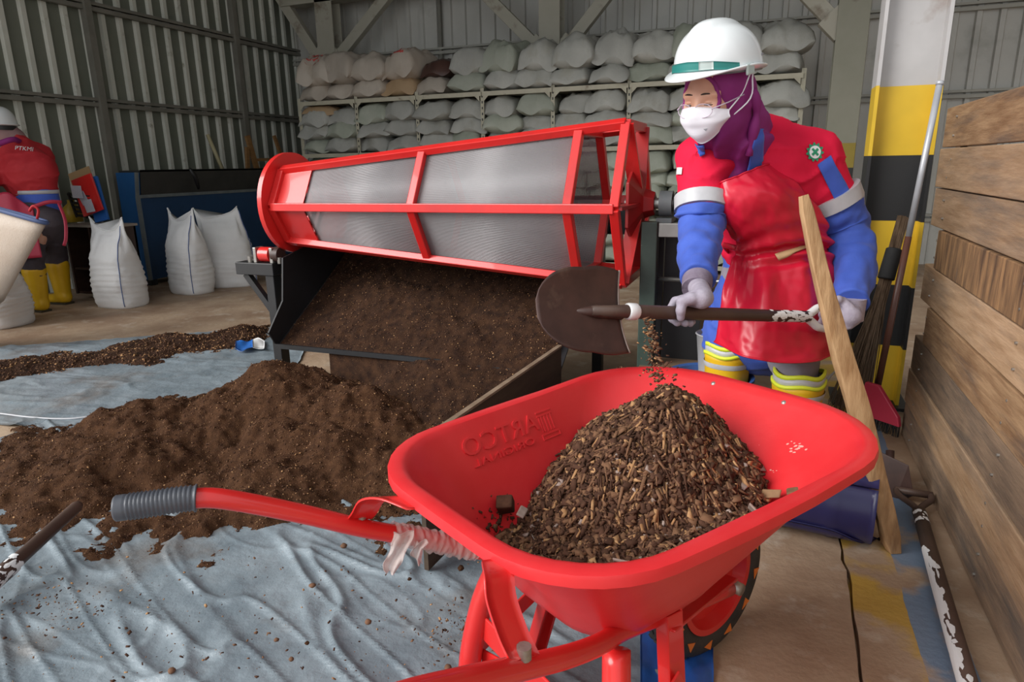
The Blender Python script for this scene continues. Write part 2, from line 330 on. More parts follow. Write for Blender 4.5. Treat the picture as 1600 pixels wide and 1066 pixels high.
def nets(prims,h,k=.02,disp=None,cut=None):
    lo=np.min([p.lo for p in prims],0)-3*h-k*.3;hi=np.max([p.hi for p in prims],0)+3*h+k*.3
    n=np.ceil((hi-lo)/h).astype(int)+1
    X=np.stack(np.meshgrid(*[lo[i]+h*np.arange(n[i]) for i in range(3)],indexing='ij'),-1)
    D=None
    for p in prims:
        d=p(X)
        if D is None: D=d
        else:
            t=np.clip(.5+.5*(D-d)/k,0,1); D=D*(1-t)+d*t-k*t*(1-t)
    if cut is not None:
        for c in cut: D=np.maximum(D,-c(X))
    if disp is not None: D=D-disp(X)
    D[0]=D[-1]=1;D[:,0]=D[:,-1]=1;D[:,:,0]=D[:,:,-1]=1
    I=D<0; c=[I[i:n[0]-1+i,j:n[1]-1+j,l:n[2]-1+l] for i in(0,1) for j in (0,1) for l in (0,1)]
    s=sum(x.astype(int) for x in c); act=(s>0)&(s<8); idx=-np.ones(act.shape,int); cells=np.argwhere(act); idx[act]=np.arange(len(cells))
    acc=np.zeros((len(cells),3));cnt=np.zeros(len(cells))
    cor=[np.array([i,j,l]) for i in(0,1) for j in (0,1) for l in (0,1)]
    for a in range(8):
        for b in range(a+1,8):
            if np.abs(cor[a]-cor[b]).sum()!=1: continue
            pa=cells+cor[a];pb=cells+cor[b];da=D[tuple(pa.T)];db=D[tuple(pb.T)];m=(da<0)!=(db<0)
            t=da[m]/(da[m]-db[m]); acc[m]+=pa[m]+t[:,None]*(pb[m]-pa[m]);cnt[m]+=1
    v=lo+h*acc/cnt[:,None]; faces=[]
    for ax in range(3):
        e=np.argwhere(np.diff(I,axis=ax)!=0) if False else np.argwhere(I.take(range(n[ax]-1),ax)!=I.take(range(1,n[ax]),ax))
        u,w=(ax+1)%3,(ax+2)%3; q=[]
        for (du,dw) in ((0,0),(-1,0),(-1,-1),(0,-1)):
            g=e.copy();g[:,u]+=du;g[:,w]+=dw;q.append(idx[tuple(g.T)])
        q=np.stack(q,1); ins=I[tuple(e.T)]; q[~ins]=q[~ins][:,::-1]; faces.append(q)
    return v,np.concatenate(faces)
def blob(name,prims,mat,parent,h=.01,k=.02,disp=None,cut=None,label=None): 
    v,f=nets(prims,h,k,disp,cut); return link(name,v,f,mat,parent,True,label)
def text_mesh(txt,size,ext):
    c=bpy.data.curves.new('t','FONT');c.body=txt;c.size=size;c.extrude=ext;c.align_x='CENTER';c.align_y='CENTER';c.resolution_u=3
    o=bpy.data.objects.new('t',c);COL.objects.link(o);dg=bpy.context.evaluated_depsgraph_get();e=o.evaluated_get(dg);m=e.to_mesh()
    v=np.array([x.co[:] for x in m.vertices]);f=[tuple(p.vertices) for p in m.polygons];e.to_mesh_clear();bpy.data.objects.remove(o);return v,f
def copy_tree(o,parent=None):
    c=o.copy();COL.objects.link(c)
    if parent is not None: c.parent=parent
    for ch in list(o.children): copy_tree(ch,c)
    return c
# ---------------------------------------------------------------- structure
XL=-6.45; YB=8.4; ZR=4.6
# floor: concrete with worn yellow and blue painted lines
def floor_mat():
    m=pm('stained_concrete',(.30,.19,.12),(.48,.35,.24),2.6,.62,bump=.35,bsc=30,c3=(.55,.46,.37),sc3=7,lo3=.55,hi3=.75); nt=m.node_tree;b=nt.nodes['Principled BSDF']
    base=b.inputs['Base Color'].links[0].from_socket
    tc=node(nt,'ShaderNodeTexCoord');sp=node(nt,'ShaderNodeSeparateXYZ');nt.links.new(tc.outputs['Object'],sp.inputs[0])
    nz=node(nt,'ShaderNodeTexNoise');nz.inputs['Scale'].default_value=5;nz.inputs['Detail'].default_value=8;nt.links.new(tc.outputs['Object'],nz.inputs[0])
    def mth(op,a,bv,c=None):
        n=node(nt,'ShaderNodeMath',operation=op)
        for i,x in enumerate((a,bv) if c is None else (a,bv,c)):
            if isinstance(x,(int,float)): n.inputs[i].default_value=x
            else: nt.links.new(x,n.inputs[i])
        return n.outputs[0]
    def band(x0,x1,thr):
        xx=mth('ADD',sp.outputs[0],mth('MULTIPLY',mth('SUBTRACT',nz.outputs[0],.5),.03))
        k=mth('MULTIPLY',mth('GREATER_THAN',xx,x0),mth('LESS_THAN',xx,x1))
        w=node(nt,'ShaderNodeMapRange');nt.links.new(nz.outputs[0],w.inputs[0]);w.inputs[1].default_value=thr-.03;w.inputs[2].default_value=thr+.07
        return mth('MULTIPLY',mth('MULTIPLY',k,w.outputs[0]),.85)
    col=base
    for (x0,x1,thr,c) in ((BX[0],BX[1],.46,(.50,.30,.035)),(BX[1],BX[2],.45,(.13,.22,.34))):
        mx=node(nt,'ShaderNodeMix',data_type='RGBA');nt.links.new(band(x0,x1,thr),mx.inputs[0]);nt.links.new(col,mx.inputs[6]);mx.inputs[7].default_value=rgb(c);col=mx.outputs[2]
    nt.links.new(col,b.inputs['Base Color']); return m
BX=[PZ(1338,980,0)[0],PZ(1420,960,0)[0],PZ(1492,960,0)[0]]
M['floor']=floor_mat()
mb=MB(); cx=PZ(1336,960,0)[0]
# slab with a real crack: two slabs parted by a jagged gap
ys=np.linspace(.2,2.3,40); jag=cx+.006*vn(np.stack([ys*14,ys*0,ys*0],-1),3)+.012*vn(np.stack([ys*4,ys*0,ys*0],-1),5)
gap=.0045*np.clip(np.sin((ys-.2)/2.1*math.pi)*2.2,0.02,1)*(1+.5*vn(np.stack([ys*30,ys*0,ys*0],-1),8))
top=[(-9,-3,0)]; 
L=np.stack([jag-gap,ys,ys*0],1);R=np.stack([jag+gap,ys,ys*0],1)
poly=[(-9,-3,0),(L[0,0],-3,0)]+[tuple(p) for p in L]+[(L[-1,0],9,0),(-9,9,0)]; mb.prism(np.array(poly),(0,0,-.2))
poly=[(R[0,0],-3,0),(10,-3,0),(10,9,0),(R[-1,0],9,0)]+[tuple(p) for p in R[::-1]]; mb.prism(np.array(poly),(0,0,-.2))
mb.bb((-9,-3,-.25),(10,9,-.03))
struct(mb.build('floor','floor'),'stained brown concrete floor with worn yellow and blue lines')
def ribbed(name,a,d,L,z0,z1,n_in,pitch,mat,ribmat,parent,rw=.045,rh=.032):
    """trapezoidal sheet of length L along d from a, ribs pushed n_in (into the room)"""
    prof=[];x=0;k=0
    while x<L-1e-6:
        e=min(x+pitch,L); prof+= [(x,0),(x+.012,rh),(x+.012+rw,rh),(x+.024+rw,0)]; x=e
    prof.append((L,0)); P=np.array(prof)
    G=np.asarray(a)+P[:,:1]*np.asarray(d)+P[:,1:]*np.asarray(n_in)
    m=MB(); A=G.copy();A[:,2]=z0;B=G.copy();B[:,2]=z1; nn=np.asarray(n_in)*-.003
    n=len(G); v=np.concatenate([A,B,A+nn,B+nn]); f=[];mi=[]
    for i in range(n-1): f.append((i,i+1,n+i+1,n+i));mi.append(1 if i%4 in (0,1,2) else 0);f.append((2*n+i+1,2*n+i,3*n+i,3*n+i+1));mi.append(0)
    return link('sheet_panel',v,f,[mat,ribmat],parent,mi=mi)
wl=struct(empty('wall_left',(XL,5.3,0)),'left corrugated steel wall, shade coloured into panels and light into ribs')
y=YB; 
while y>2.7:
    ribbed('sheet_panel',(XL,y,0),(0,-1,0),.8,0,ZR,(1,0,0),.2,'sheet_left','rib',wl); y-=.8
zg=[PX(100,158,XL)[2],PX(103,5,XL)[2]]
for z in zg+[zg[1]+(zg[1]-zg[0])]:
    m=MB(); m.bb((XL+.035,2.5,z-.035),(XL+.085,YB,z+.005)).bb((XL+.035,2.5,z+.02),(XL+.085,YB,z+.05)); m.build('girt','girt',wl)
for px in (150,372):
    p=PX(px,160,XL); MB().bb((XL+.035,p[1]-.035,0),(XL+.11,p[1]+.035,ZR)).build('post','girt',wl)
wb=struct(empty('wall_back',(0,YB,0)),'grey corrugated steel wall behind the shelf of sacks')
x=XL
while x<8.5:
    ribbed('sheet_panel',(x,YB,0),(1,0,0),.8,0,ZR,(0,-1,0),.2,'sheet','sheet',wb); x+=.8
for z in (PY(1200,162,YB)[2],PY(1200,39,YB)[2],PY(1200,39,YB)[2]*2-PY(1200,162,YB)[2],.5):
    m=MB(); m.bb((XL,YB-.085,z-.035),(8.6,YB-.035,z+.0)).bb((XL,YB-.085,z+.02),(8.6,YB-.035,z+.045)); m.build('girt','girt2',wb)
p=PY(692,70,YB); MB().bb((p[0]-.02,YB-.08,0),(p[0]+.02,YB-.035,ZR)).build('post','girt',wb)
mb=MB(); mb.bb((XL-.1,1.2,ZR),(8.7,YB+.1,ZR+.06)); c=mb.build('ceiling','roof'); struct(c,'steel shed roof above the work area')
we=struct(empty('wall_far_right',(8.7,5,0)),'unseen corrugated steel wall added at far right to darken the shed')  # out of view, added to close an opening and darken the interior
y=YB
while y>1.6: ribbed('sheet_panel',(8.7,y,0),(0,-1,0),.8,0,ZR,(-1,0,0),.2,'sheet','sheet',we); y-=.8
# ---- steel columns with braces
def hbeam(m,c,w,d,z0,z1,tw=.012,tf=.014):  # web across X, flanges at both sides
    x,y=c; m.bb((x-w/2,y-tw/2,z0),(x+w/2,y+tw/2,z1)); m.bb((x-w/2-tf,y-d/2,z0),(x-w/2,y+d/2,z1)); m.bb((x+w/2,y-d/2,z0),(x+w/2+tf,y+d/2,z1))
def paintmat(name,base,stops,grime):
    m=pm(name,*base,sc=2.2,rough=.55,c3=grime,sc3=5,lo3=.6,hi3=.72,bump=.08);nt=m.node_tree;b=nt.nodes['Principled BSDF'];src=b.inputs['Base Color'].links[0].from_socket
    tc=node(nt,'ShaderNodeTexCoord');sp=node(nt,'ShaderNodeSeparateXYZ');nt.links.new(tc.outputs['Object'],sp.inputs[0]);col=src
    nz=node(nt,'ShaderNodeTexNoise');nz.inputs['Scale'].default_value=9;nt.links.new(tc.outputs['Object'],nz.inputs[0])
    for z,c in stops:
        g=node(nt,'ShaderNodeMath',operation='LESS_THAN');nt.links.new(sp.outputs[2],g.inputs[0]);g.inputs[1].default_value=z
        n3=node(nt,'ShaderNodeMix',data_type='RGBA');nt.links.new(nz.outputs[0],n3.inputs[0]);n3.inputs[6].default_value=rgb([q*1.12 for q in c]);n3.inputs[7].default_value=rgb([q*.85 for q in c])
        mx=node(nt,'ShaderNodeMix',data_type='RGBA');nt.links.new(g.outputs[0],mx.inputs[0]);nt.links.new(col,mx.inputs[6]);nt.links.new(n3.outputs[2],mx.inputs[7]);col=mx.outputs[2]
    nt.links.new(col,b.inputs['Base Color']);return m
YC=3.42; xa=PY(1358,200,YC)[0];xb=PY(1459,200,YC)[0]
zb=[PY(1400,y_,YC)[2] for y_ in (135,243,345,445,540)]
YEL=(.62,.40,.02);BLK=(.014,.014,.015)
M['hazard']=paintmat('hazard_banded_paint',((.38,.365,.36),(.47,.455,.45)),[(zb[0],YEL),(zb[1],BLK),(zb[2],YEL),(zb[3],BLK),(zb[4],YEL)],(.33,.29,.27))
t=thing('steel_column',((xa+xb)/2,YC,0),'big steel column banded yellow and black with dirty white top beside plank wall','column')
m=MB();x0=(xa+xb)/2;w=xb-xa-.028;m.bb((x0-w/2,YC-.006,0),(x0+w/2,YC+.006,ZR));m.build('web','hazard',t)
for s in (-1,1): MB().bb((x0+s*(w/2+.007)-.007,YC-.075,0),(x0+s*(w/2+.007)+.007,YC+.075,ZR)).build('flange','hazard',t)
MB().bb((x0-w/2-.05,YC-.12,0),(x0+w/2+.05,YC+.12,.015)).build('base_plate','black',t)
def column(px,Y,w,label,mat='column',bands=False,braces=(),beam=None):
    p=PY(px,60,Y);x=p[0];t=thing('steel_column' ,(x,Y,0),label,'column')
    m=MB();m.bb((x-w/2,Y-.1,0),(x+w/2,Y-.085,ZR)).bb((x-w/2,Y+.085,0),(x+w/2,Y+.1,ZR)).bb((x-.008,Y-.085,0),(x+.008,Y+.085,ZR));m.build('shaft',mat,t,bevel=.004)
    for (ax,ay,bx,by) in braces:
        a=PY(ax,ay,Y-.02);b=PY(bx,by,Y-.02);b=a+(b-a)*1.5;MB().bar(a,b,.13,.1,(0,1,0)).build('brace','column',t,bevel=.004)
        d=nrm(b-a);MB().bar(a-d*.02,a+d*.18,.2,.13,(0,1,0)).build('gusset','column',t)
    return t
M['hazard2']=paintmat('faded_banded_paint',((.24,.24,.18),(.29,.28,.22)),[(PY(1320,224,6.9)[2],(.30,.22,.03)),(PY(1320,262,6.9)[2],(.02,.02,.02))],(.14,.11,.08))
column(862,7.9,.25,'cream steel column with two braces rising above the middle of the sack shelf',braces=((848,82,745,-22),(880,82,955,-15)))
column(1329,6.9,.25,'grimy steel column with faded yellow band behind the bending worker','hazard2',braces=((1316,48,1262,-8),))
column(515,8.0,.26,'cream steel corner column with braces where the two corrugated walls meet',braces=((505,100,440,-2),(522,100,596,6)))
a=PY(512,2,8.0);MB().bb((XL+.2,7.9,a[2]-.02),(8.5,8.1,a[2]+.22)).build('roof_beam','column'); 
o=bpy.data.objects['roof_beam'];tag(o,'horizontal steel beam along the top of the back wall above the braces','beam')
# ---- plank wall on the right
XW=.585
wr=struct(empty('wall_right',(XW,2,0)),'weathered timber plank wall at the right edge')
ZT=PX(1482,168,XW)[2]; rows=9; rh=ZT/rows; yend=3.02
wm=['wood1','wood2','wood3','wood4']
pick=[[2,0,1],[1,2,0],[2,1,2],[0,0,1],[1,2,1],[3,0,3],[1,1,2],[1,0,1],[0,1,0]]
for r in range(rows):
    z0=r*rh;ya=yend-(.16 if r in (3,5) else 0)+.02*random.random(); y=ya;k=0
    cuts=[1.5+random.random()*.9 for _ in range(4)]
    for L in cuts:
        b=y-L; 
        if y<.3: break
        MB().bb((XW+.002*random.random()-(.004 if r%2 else 0),max(b,.15)+.002,z0+.0025),(XW+.032,y-.002,z0+rh-.0025)).build('plank',wm[pick[r][k%3]],wr,bevel=.003); y=b;k+=1
m=MB();rgn=np.random.default_rng(31)
for yy in (2.85,1.9,.9):
    for r in range(rows):
        for q in (.28,.72):
            p=V3(XW-.005,yy+rgn.normal(0,.012),(r+q)*rh);m.cyl(p,p+V3(.01,0,0),.004,n=8)
m.build('nail_heads','bolt',wr,stuff=True)
for yy in (2.85,1.9,.9): MB().bb((XW+.034,yy-.05,0),(XW+.10,yy+.05,ZT-.03)).build('batten','wood3',wr)
for r in range(rows): # return wall further back
    MB().bb((XW+.11,yend+.05,r*rh*.97+.002),(XW+.14,3.34,(r+1)*rh*.97-.002)).build('plank','wood3' if r%3 else 'wood1',wr,bevel=.003)
MB().bb((XW+.145,yend+.1,0),(XW+.2,yend+.18,ZT*.95)).build('batten','wood3',wr)
# ---------------------------------------------------------------- storage rack and its sacks
YS=7.0; SHZ=[.10,.70,1.29,1.89]; RX=[-5.39+.797*i for i in range(8)]
t=thing('storage_rack',(-2.9,7.35,0),'cream slotted angle storage rack along the back wall loaded with sacks','rack')
for x in RX:
    for y in (YS,YS+.7):
        m=MB();m.bb((x-.02,y-.002,0),(x+.02,y+.002,1.93)).bb((x-.02,y,0),(x-.016,y+.035,1.93))
        m.build('post','rack',t)
m=MB()
for x in RX[1:-1]:
    for z in np.arange(.15,1.88,.06): m.bb((x-.006,YS-.0045,z),(x+.006,YS-.0022,z+.025))
m.build('post_slots','black',t,stuff=True)
for z in SHZ:
    for i in range(7):
        m=MB();x0,x1=RX[i]+.005,RX[i+1]-.005
        m.bb((x0,YS-.015,z-.035),(x1,YS+.70,z-.03)).bb((x0,YS-.02,z-.045),(x1,YS-.015,z))
        m.build('shelf_board','rack',t)
        if z>.2:
            for s,xx in ((1,x0+.02),(-1,x1-.02)):
                MB().prism([(xx,YS-.022,z-.04),(xx+s*.06,YS-.022,z-.04),(xx,YS-.022,z-.1)],(0,.004,0)).build('corner_gusset','rack',t)
def sack_mesh(seed,w=.455,l=.70,h=.215):
    nu,nv=26,22; u=np.linspace(-1,1,nu);v=np.linspace(-1,1,nv);U,Vv=np.meshgrid(u,v,indexing='ij')
    rg=np.random.default_rng(seed)
    e=(1-np.abs(U)**2.6)*(1-np.abs(Vv)**3.2); T=np.clip(e,0,1)**.5
    X=U*w/2*(1-.10*(1-T)*0+.05*np.cos(Vv*2)); Y=Vv*l/2*(1+.03*np.cos(U*3+seed))
    nz=fbm2(X+seed*3,Y,7,4,seed); nz2=fbm2(X*2.2+seed,Y*.8,16,3,seed+5)
    zt=h*(.10+.62*T)+T*(nz*.034+nz2*.013)+(1-T)*.01*nz; zb=-h*(.06+.30*T)+.004*nz*T
    zb=np.maximum(zb,-h*.33)
    # loose end flaps droop in front
    fl=np.clip((np.abs(Vv)-.80)/.2,0,1); zt=zt-fl*.05-(fl*(.03*np.sin(U*4+seed)));zb=np.minimum(zt-.004,zb-fl*.0)
    zz=h*.33
    A=np.stack([X,Y,zt+zz],-1).reshape(-1,3);B=np.stack([X,Y,zb+zz],-1).reshape(-1,3);B[:,2]=np.minimum(B[:,2],A[:,2]-.003)
    q=grid(nu,nv);k=nu*nv;f=[tuple(a) for a in q]+[tuple(a[::-1]+k) for a in q]
    ed=[i*nv for i in range(nu)]+[(nu-1)*nv+j for j in range(1,nv)]+[i*nv+nv-1 for i in range(nu-2,-1,-1)]+[j for j in range(nv-2,0,-1)]
    for a,b in zip(ed,ed[1:]+ed[:1]): f.append((b,a,a+k,b+k))
    v=np.concatenate([A,B]); v[:,2]=np.maximum(v[:,2],.0); return v,f
SM=[]
for i in range(8):
    v,f=sack_mesh(11+i); o=link('proto',v,f,'sack_old',None,True); SM.append(o.data); bpy.data.objects.remove(o)
SMC={}
def sackdata(i,mat):
    if (i,mat) not in SMC: d=SM[i].copy();d.materials.clear();d.materials.append(M[mat]);SMC[(i,mat)]=d
    return SMC[(i,mat)]
def put_sack(x,y,z,mat,label,group,i=None,rz=None,s=(1,1,1),tilt=0):
    o=bpy.data.objects.new('sack',sackdata(random.randrange(8) if i is None else i,mat));COL.objects.link(o)
    o.location=(x,y,z);o.rotation_euler=(tilt,random.uniform(-.07,.07),random.uniform(-.16,.16) if rz is None else rz);o.scale=s
    return tag(o,label,'sack',group)
ORD=['first','second','third','fourth','fifth','sixth','seventh','eighth','ninth','tenth','eleventh','twelfth','thirteenth','fourteenth','fifteenth','sixteenth']
for si,(z,nl,lh,nm) in enumerate(((SHZ[3],2,.185,'top shelf'),(SHZ[2],3,.165,'second shelf'),(SHZ[1],3,.165,'third shelf'),(SHZ[0],2,.17,'lowest shelf'))):
    for c in range(14):
        if si==3 and c<8: continue
        if si==2 and 2<=c<6: continue
        bay=c//2; x=RX[bay]+.205+(c%2)*.387
        if x>RX[-1]: continue
        for L in range(nl):
            lay=['bottom layer','upper layer'][L] if nl==2 else ['bottom layer','middle layer','upper layer'][L]
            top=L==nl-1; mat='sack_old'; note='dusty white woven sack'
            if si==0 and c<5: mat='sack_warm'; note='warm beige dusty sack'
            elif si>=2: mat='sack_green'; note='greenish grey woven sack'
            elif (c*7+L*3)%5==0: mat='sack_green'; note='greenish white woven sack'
            if si==0 and L==1 and c==4: mat='sack_dark';note='dark glossy bag with orange band'
            if si==0 and L==0 and c==3: mat='sack_tan';note='tan sack'
            h=(1.12 if top else .98)+random.uniform(-.10,.14)
            if si==1 and top: h*=.92
            sc=(.93+random.uniform(-.05,.09),1+random.uniform(-.05,.05),h)
            if si==0 and top: sc=(sc[0]*1.05,sc[1],h*1.3)
            if si==0 and c==4 and top: sc=(.85,.9,.9)
            o=put_sack(x+random.uniform(-.025,.025),YS+.33+random.uniform(-.05,.02),z+L*lh,mat,f'{note}, {nm}, {lay}, {ORD[c]} stack from left','sacks on the storage rack',s=sc,rz=(random.uniform(-.22,.22) if top else None),tilt=random.uniform(-.03,.10) if top else 0)
            if si==0 and top and c in (0,3):
                m=MB()
                for k in range(4): m.bb((-.09+.012*k,-.30-.0*k,.085+.022*k),(.09-.01*k,-.245,.097+.022*k))
                # printed lines draped just above the cloth
                q=link('print',np.concatenate(m.v)*np.array([1,.98,1.0]),m.f,'redprint',o,mi=None); q.location=(0,0,0)
                me=o.data; vv=np.array([w.co[:] for w in me.vertices]); tv=vv[:len(vv)//2]
                pts=[];fc=[]
                for k in range(4):
                    for j in range(8):
                        for e in (0,1):
                            xx=-.10+.20*j/7;yy=-.28+.05*k+.014*e; d=((tv[:,0]-xx)**2+(tv[:,1]-yy)**2).argmin(); pts.append((xx,yy,tv[d,2]+.004))
                    b=k*16
                    for j in range(7): fc.append((b+2*j,b+2*j+2,b+2*j+3,b+2*j+1))
                q.data.clear_geometry();q.data.from_pydata(pts,[],fc);q.data.update()
            if si==0 and top and c==4:
                tv=np.array([w.co[:] for w in o.data.vertices])[:26*22].reshape(26,22,3)
                for (j0,j1,mt,nmx) in ((0,5,'orangebag','orange_band'),(5,7,'whiteprint','white_stripe')):
                    G=tv[2:24,j0:j1+1]+np.array([0,-.002,.004]);n0,n1=G.shape[:2]
                    link(nmx,G.reshape(-1,3),grid(n0,n1),mt,o,True)
o=put_sack(RX[0]+.10,YS+.1,SHZ[3]-.17,'sack_tan','tan sack tucked under the left end of the top shelf','sacks on the storage rack',s=(1.0,.8,.55),rz=.1)
o.location=(RX[0]+.22,YS+.28,1.80-.02);o.location[2]=SHZ[3]-.045-.115
# things behind the worker on second shelf
# ---------------------------------------------------------------- standing sacks on the floor
def stand_sack(loc,w,d,h,yaw,lean,label,stripe,seed,group='full white sacks on the floor'):
    t=thing('standing_sack',loc,label,'sack',group)
    nz,na=44,56; Zs=np.linspace(0,1,nz); a=np.linspace(0,2*math.pi,na,endpoint=False); rings=[]
    ca,sa=math.cos(yaw),math.sin(yaw)
    def pt(z,ang,off=0):
        wz=np.interp(z,[0,.05,.3,.6,.78,.9,1],[.96,1.0,1.05,1.0,.93,.90,.92])*w/2
        dz=np.interp(z,[0,.06,.3,.6,.78,.9,1],[.9,1.0,1.08,.92,.6,.22,.05])*d/2
        ex=np.interp(z,[0,.5,.9,1],[.62,.75,.8,.7])
        c,s=np.cos(ang),np.sin(ang); x=np.sign(c)*np.abs(c)**ex*wz; y=np.sign(s)*np.abs(s)**ex*dz
        fold=.006*np.sin(z*95+2*np.sin(ang*2+seed))*np.exp(-((z-.36)/.24)**2)+.010*fbm(np.stack([x*9,y*9,z*7+seed+x*0],-1),3,seed)*(1 if z>.02 else .2)
        pl=.012*np.sin(ang*9+seed)*np.clip((z-.62)/.2,0,1)*np.clip((1.02-z)/.15,0,1)
        r=1+(fold+pl+off)/(w/2)
        zz=z*h; 
        ear=np.clip((z-.86)/.14,0,1)*(np.abs(x/(w/2))**3.5*.26-.09-.04*np.sin(3.3*x/(w/2)+seed))
        zz=zz+ear*h*.62
        X=x*r+lean[0]*z*z; Y=y*r+lean[1]*z*z
        return np.stack([X*ca-Y*sa,X*sa+Y*ca,zz+x*0],-1)
    R=[pt(z,a)+np.asarray(loc) for z in Zs]
    m=MB();m.loft(R,True,True);m.build('sack_body','sack',t,True)
    for (an,nm) in stripe:
        P=[pt(z,np.array([an+.10*z]),.0035)[0]+np.asarray(loc) for z in np.linspace(.03,.97,40)]
        MB().tube(P,.0036,5).build('blue_stripe','bluethread',t,True)
    T=[pt(1.0,np.array([q]))[0]+np.asarray(loc)+np.array([0,0,.004]) for q in np.linspace(0,2*math.pi,40,endpoint=False)]
    MB().tube(T,.005,5,loop=True).build('hem','sack',t,True)
    return t
cp=math.atan2(cr[1],cr[0])
p=PZ(177,483,0);p=p+f0*.15; stand_sack(p,.40,.32,.69,cp-.35,(-.06,.02),'plump white sack standing alone in front of the brown cabinet',[(-.75,'a')],1)
p=PZ(292,461,0);p=p+f0*.14; stand_sack(p,.385,.32,.72,cp-.5,(-.035,.0),'white sack in front of the blue chest, left one of the leaning pair',[(-.7,'a')],2)
p=PZ(352,452,0);p=p+f0*.22; stand_sack(p,.44,.34,.72,cp+.25,(-.085,.0),'white sack in front of the blue chest, right one of the leaning pair',[(-.2,'a')],3)
p=PZ(-2,512,0);p=p+f0*.10-r0*.05; stand_sack(p,.42,.36,.50,cp-.3,(.02,.02),'white sack with blue line under the tilted beige bag at left edge',[(-.9,'a')],4)
# ---------------------------------------------------------------- blue chest with sloping lid
c0=PZ(237,447,0); x1=c0[0];y0=c0[1];x0=XL+.12;yE=7.35
x0=-6.02;zf=PX(225,307,x1)[2]; zk=H-.01; xs=x0+.28
t=thing('blue_chest',((x0+x1)/2,(y0+yE)/2,0),'long blue chest with sloping black lid against left wall','chest')
m=MB();m.prism([(x0,y0,.06),(x1,y0,.06),(x1,y0,zf),(xs,y0,zk),(x0,y0,zk)],(0,.03,0));m.build('end_panel','chestend',t)
m=MB();m.prism([(x0,yE,.06),(x1,yE,.06),(x1,yE,zf),(xs,yE,zk),(x0,yE,zk)],(0,-.03,0));m.build('end_panel','chestend',t)
MB().bb((x1-.03,y0+.03,.06),(x1,yE-.03,zf)).build('front_panel','chest',t)
MB().bb((x0,y0+.03,.06),(x0+.03,yE-.03,zk)).build('back_panel','chest',t)
MB().prism([(x1,y0+.04,zf+.004),(xs,y0+.04,zk+.004),(xs,y0+.04,zk+.024),(x1,y0+.04,zf+.024)],(0,yE-y0-.08,0)).build('lid','lid',t)
MB().prism([(x0,y0+.04,zk),(xs,y0+.04,zk),(xs,y0+.04,zk+.02),(x0,y0+.04,zk+.02)],(0,yE-y0-.08,0)).build('lid_back','lid',t)
m=MB();m.bar((x1+.004,y0-.004,.06),(x1+.004,y0-.004,zf),.03,.03);m.build('edge_trim','chesttrim',t)
m=MB();m.bar((x1,y0-.003,zf),(xs,y0-.003,zk),.03,.02);m.build('edge_trim','chesttrim',t)
m=MB();m.bar((x1+.004,y0,zf),(x1+.004,yE,zf),.02,.03);m.build('edge_trim','chesttrim',t)
for (xx,yy) in ((x0+.05,y0+.05),(x1-.05,y0+.05),(x0+.05,yE-.05),(x1-.05,yE-.05)): MB().bb((xx-.04,yy-.04,0),(xx+.04,yy+.04,.06)).build('foot','black',t)
p=PX(305,287,(x1+xs)/2); d=nrm((xs-x1,0,zk-zf)); q=np.array([(x1+xs)/2,p[1],(zf+zk)/2+.03])
o=MB().tube([q-d*.12+V3(0,.05,.02),q+V3(0,0,.035),q+d*.10-V3(0,.06,-.012)],[.02,.03,.015],8).build('rubber_strap','black',None,True); o.name='rubber_strap';tag(o,'short black strap lying on the sloping chest lid','strap')
# dark cabinet and the clutter on it
a=PZ(112,487,0); b=PZ(215,470,0); Yc=min(a[1],b[1])+.42
xa=PY(112,420,Yc)[0];xb=PY(184,420,Yc)[0]; zt=PY(170,356,Yc)[2]
t=thing('cabinet',((xa+xb)/2,Yc+.2,0),'low dark brown cabinet behind the lone white sack','cabinet')
m=MB();m.bb((xa,Yc,.05),(xa+.02,Yc+.24,zt));m.build('side_panel','cabinet',t);m=MB();m.bb((xb-.02,Yc,.05),(xb,Yc+.24,zt));m.build('side_panel','cabinet',t)
MB().bb((xa,Yc+.22,.05),(xb,Yc+.24,zt)).build('back_panel','cabinet',t)
for z in (.05,.27): MB().bb((xa+.02,Yc+.02,z),(xb-.02,Yc+.22,z+.02)).build('shelf','cabinet',t)
MB().bb((xa-.02,Yc-.02,zt),(xb+.02,Yc+.25,zt+.02)).build('top','cabtop',t)
MB().bb(((xa+xb)/2-.01,Yc+.01,.07),((xa+xb)/2+.01,Yc+.03,zt)).build('divider','cabinet',t)
zc=zt+.02
def PYc(x,y,dy): return PY(x,y,Yc+dy)
# crate with slots
A=PYc(126,348,.12);t=thing('plastic_crate',(A[0],A[1]+.08,zc),'small black slotted basket tilted among papers on the cabinet','basket')
ax=frame(nrm((.35,-.45,1.0)),(1,.4,0));cc=np.array([A[0]-.01,A[1]+.06,zc+.15])
for k in range(6): MB().box(cc+ax[0]*(-.0)+ax[2]*(-.11+.045*k),(.19,.02,.014),ax).build('slat','crate',t)
for s in (-1,0,1): MB().box(cc+ax[0]*s*.09,(.014,.024,.25),ax).build('rib','crate',t)
MB().box(cc+ax[1]*.09,(.19,.012,.25),ax).build('base','crate',t)
def leafsheet(name,px,py,dy,w,h,ax,mat,label,cat,th=.012,grp=None):
    c=PYc(px,py,dy);o=MB().box(c,(w,th,h),ax).build(name,mat,None,bevel=.002);o.location=c*0
    return tag(o,label,cat,grp)
ax=frame(nrm((-.28,.10,1)),(1,.25,0));
leafsheet('blue_folder',151,312,.24,.13,.40,ax,'bluefolder','bright blue folder standing behind the red tray on the cabinet','folder',.03)
ax2=frame(nrm((-.38,.1,1)),(1,.25,0))
leafsheet('red_tray',137,305,.17,.20,.34,ax2,'red','thin red tray leaning in front of the blue folder','tray',.02)
leafsheet('cardboard_sheet',130,287,.30,.22,.26,ax2,'cardboard','tan cardboard sheet behind the red tray','cardboard')
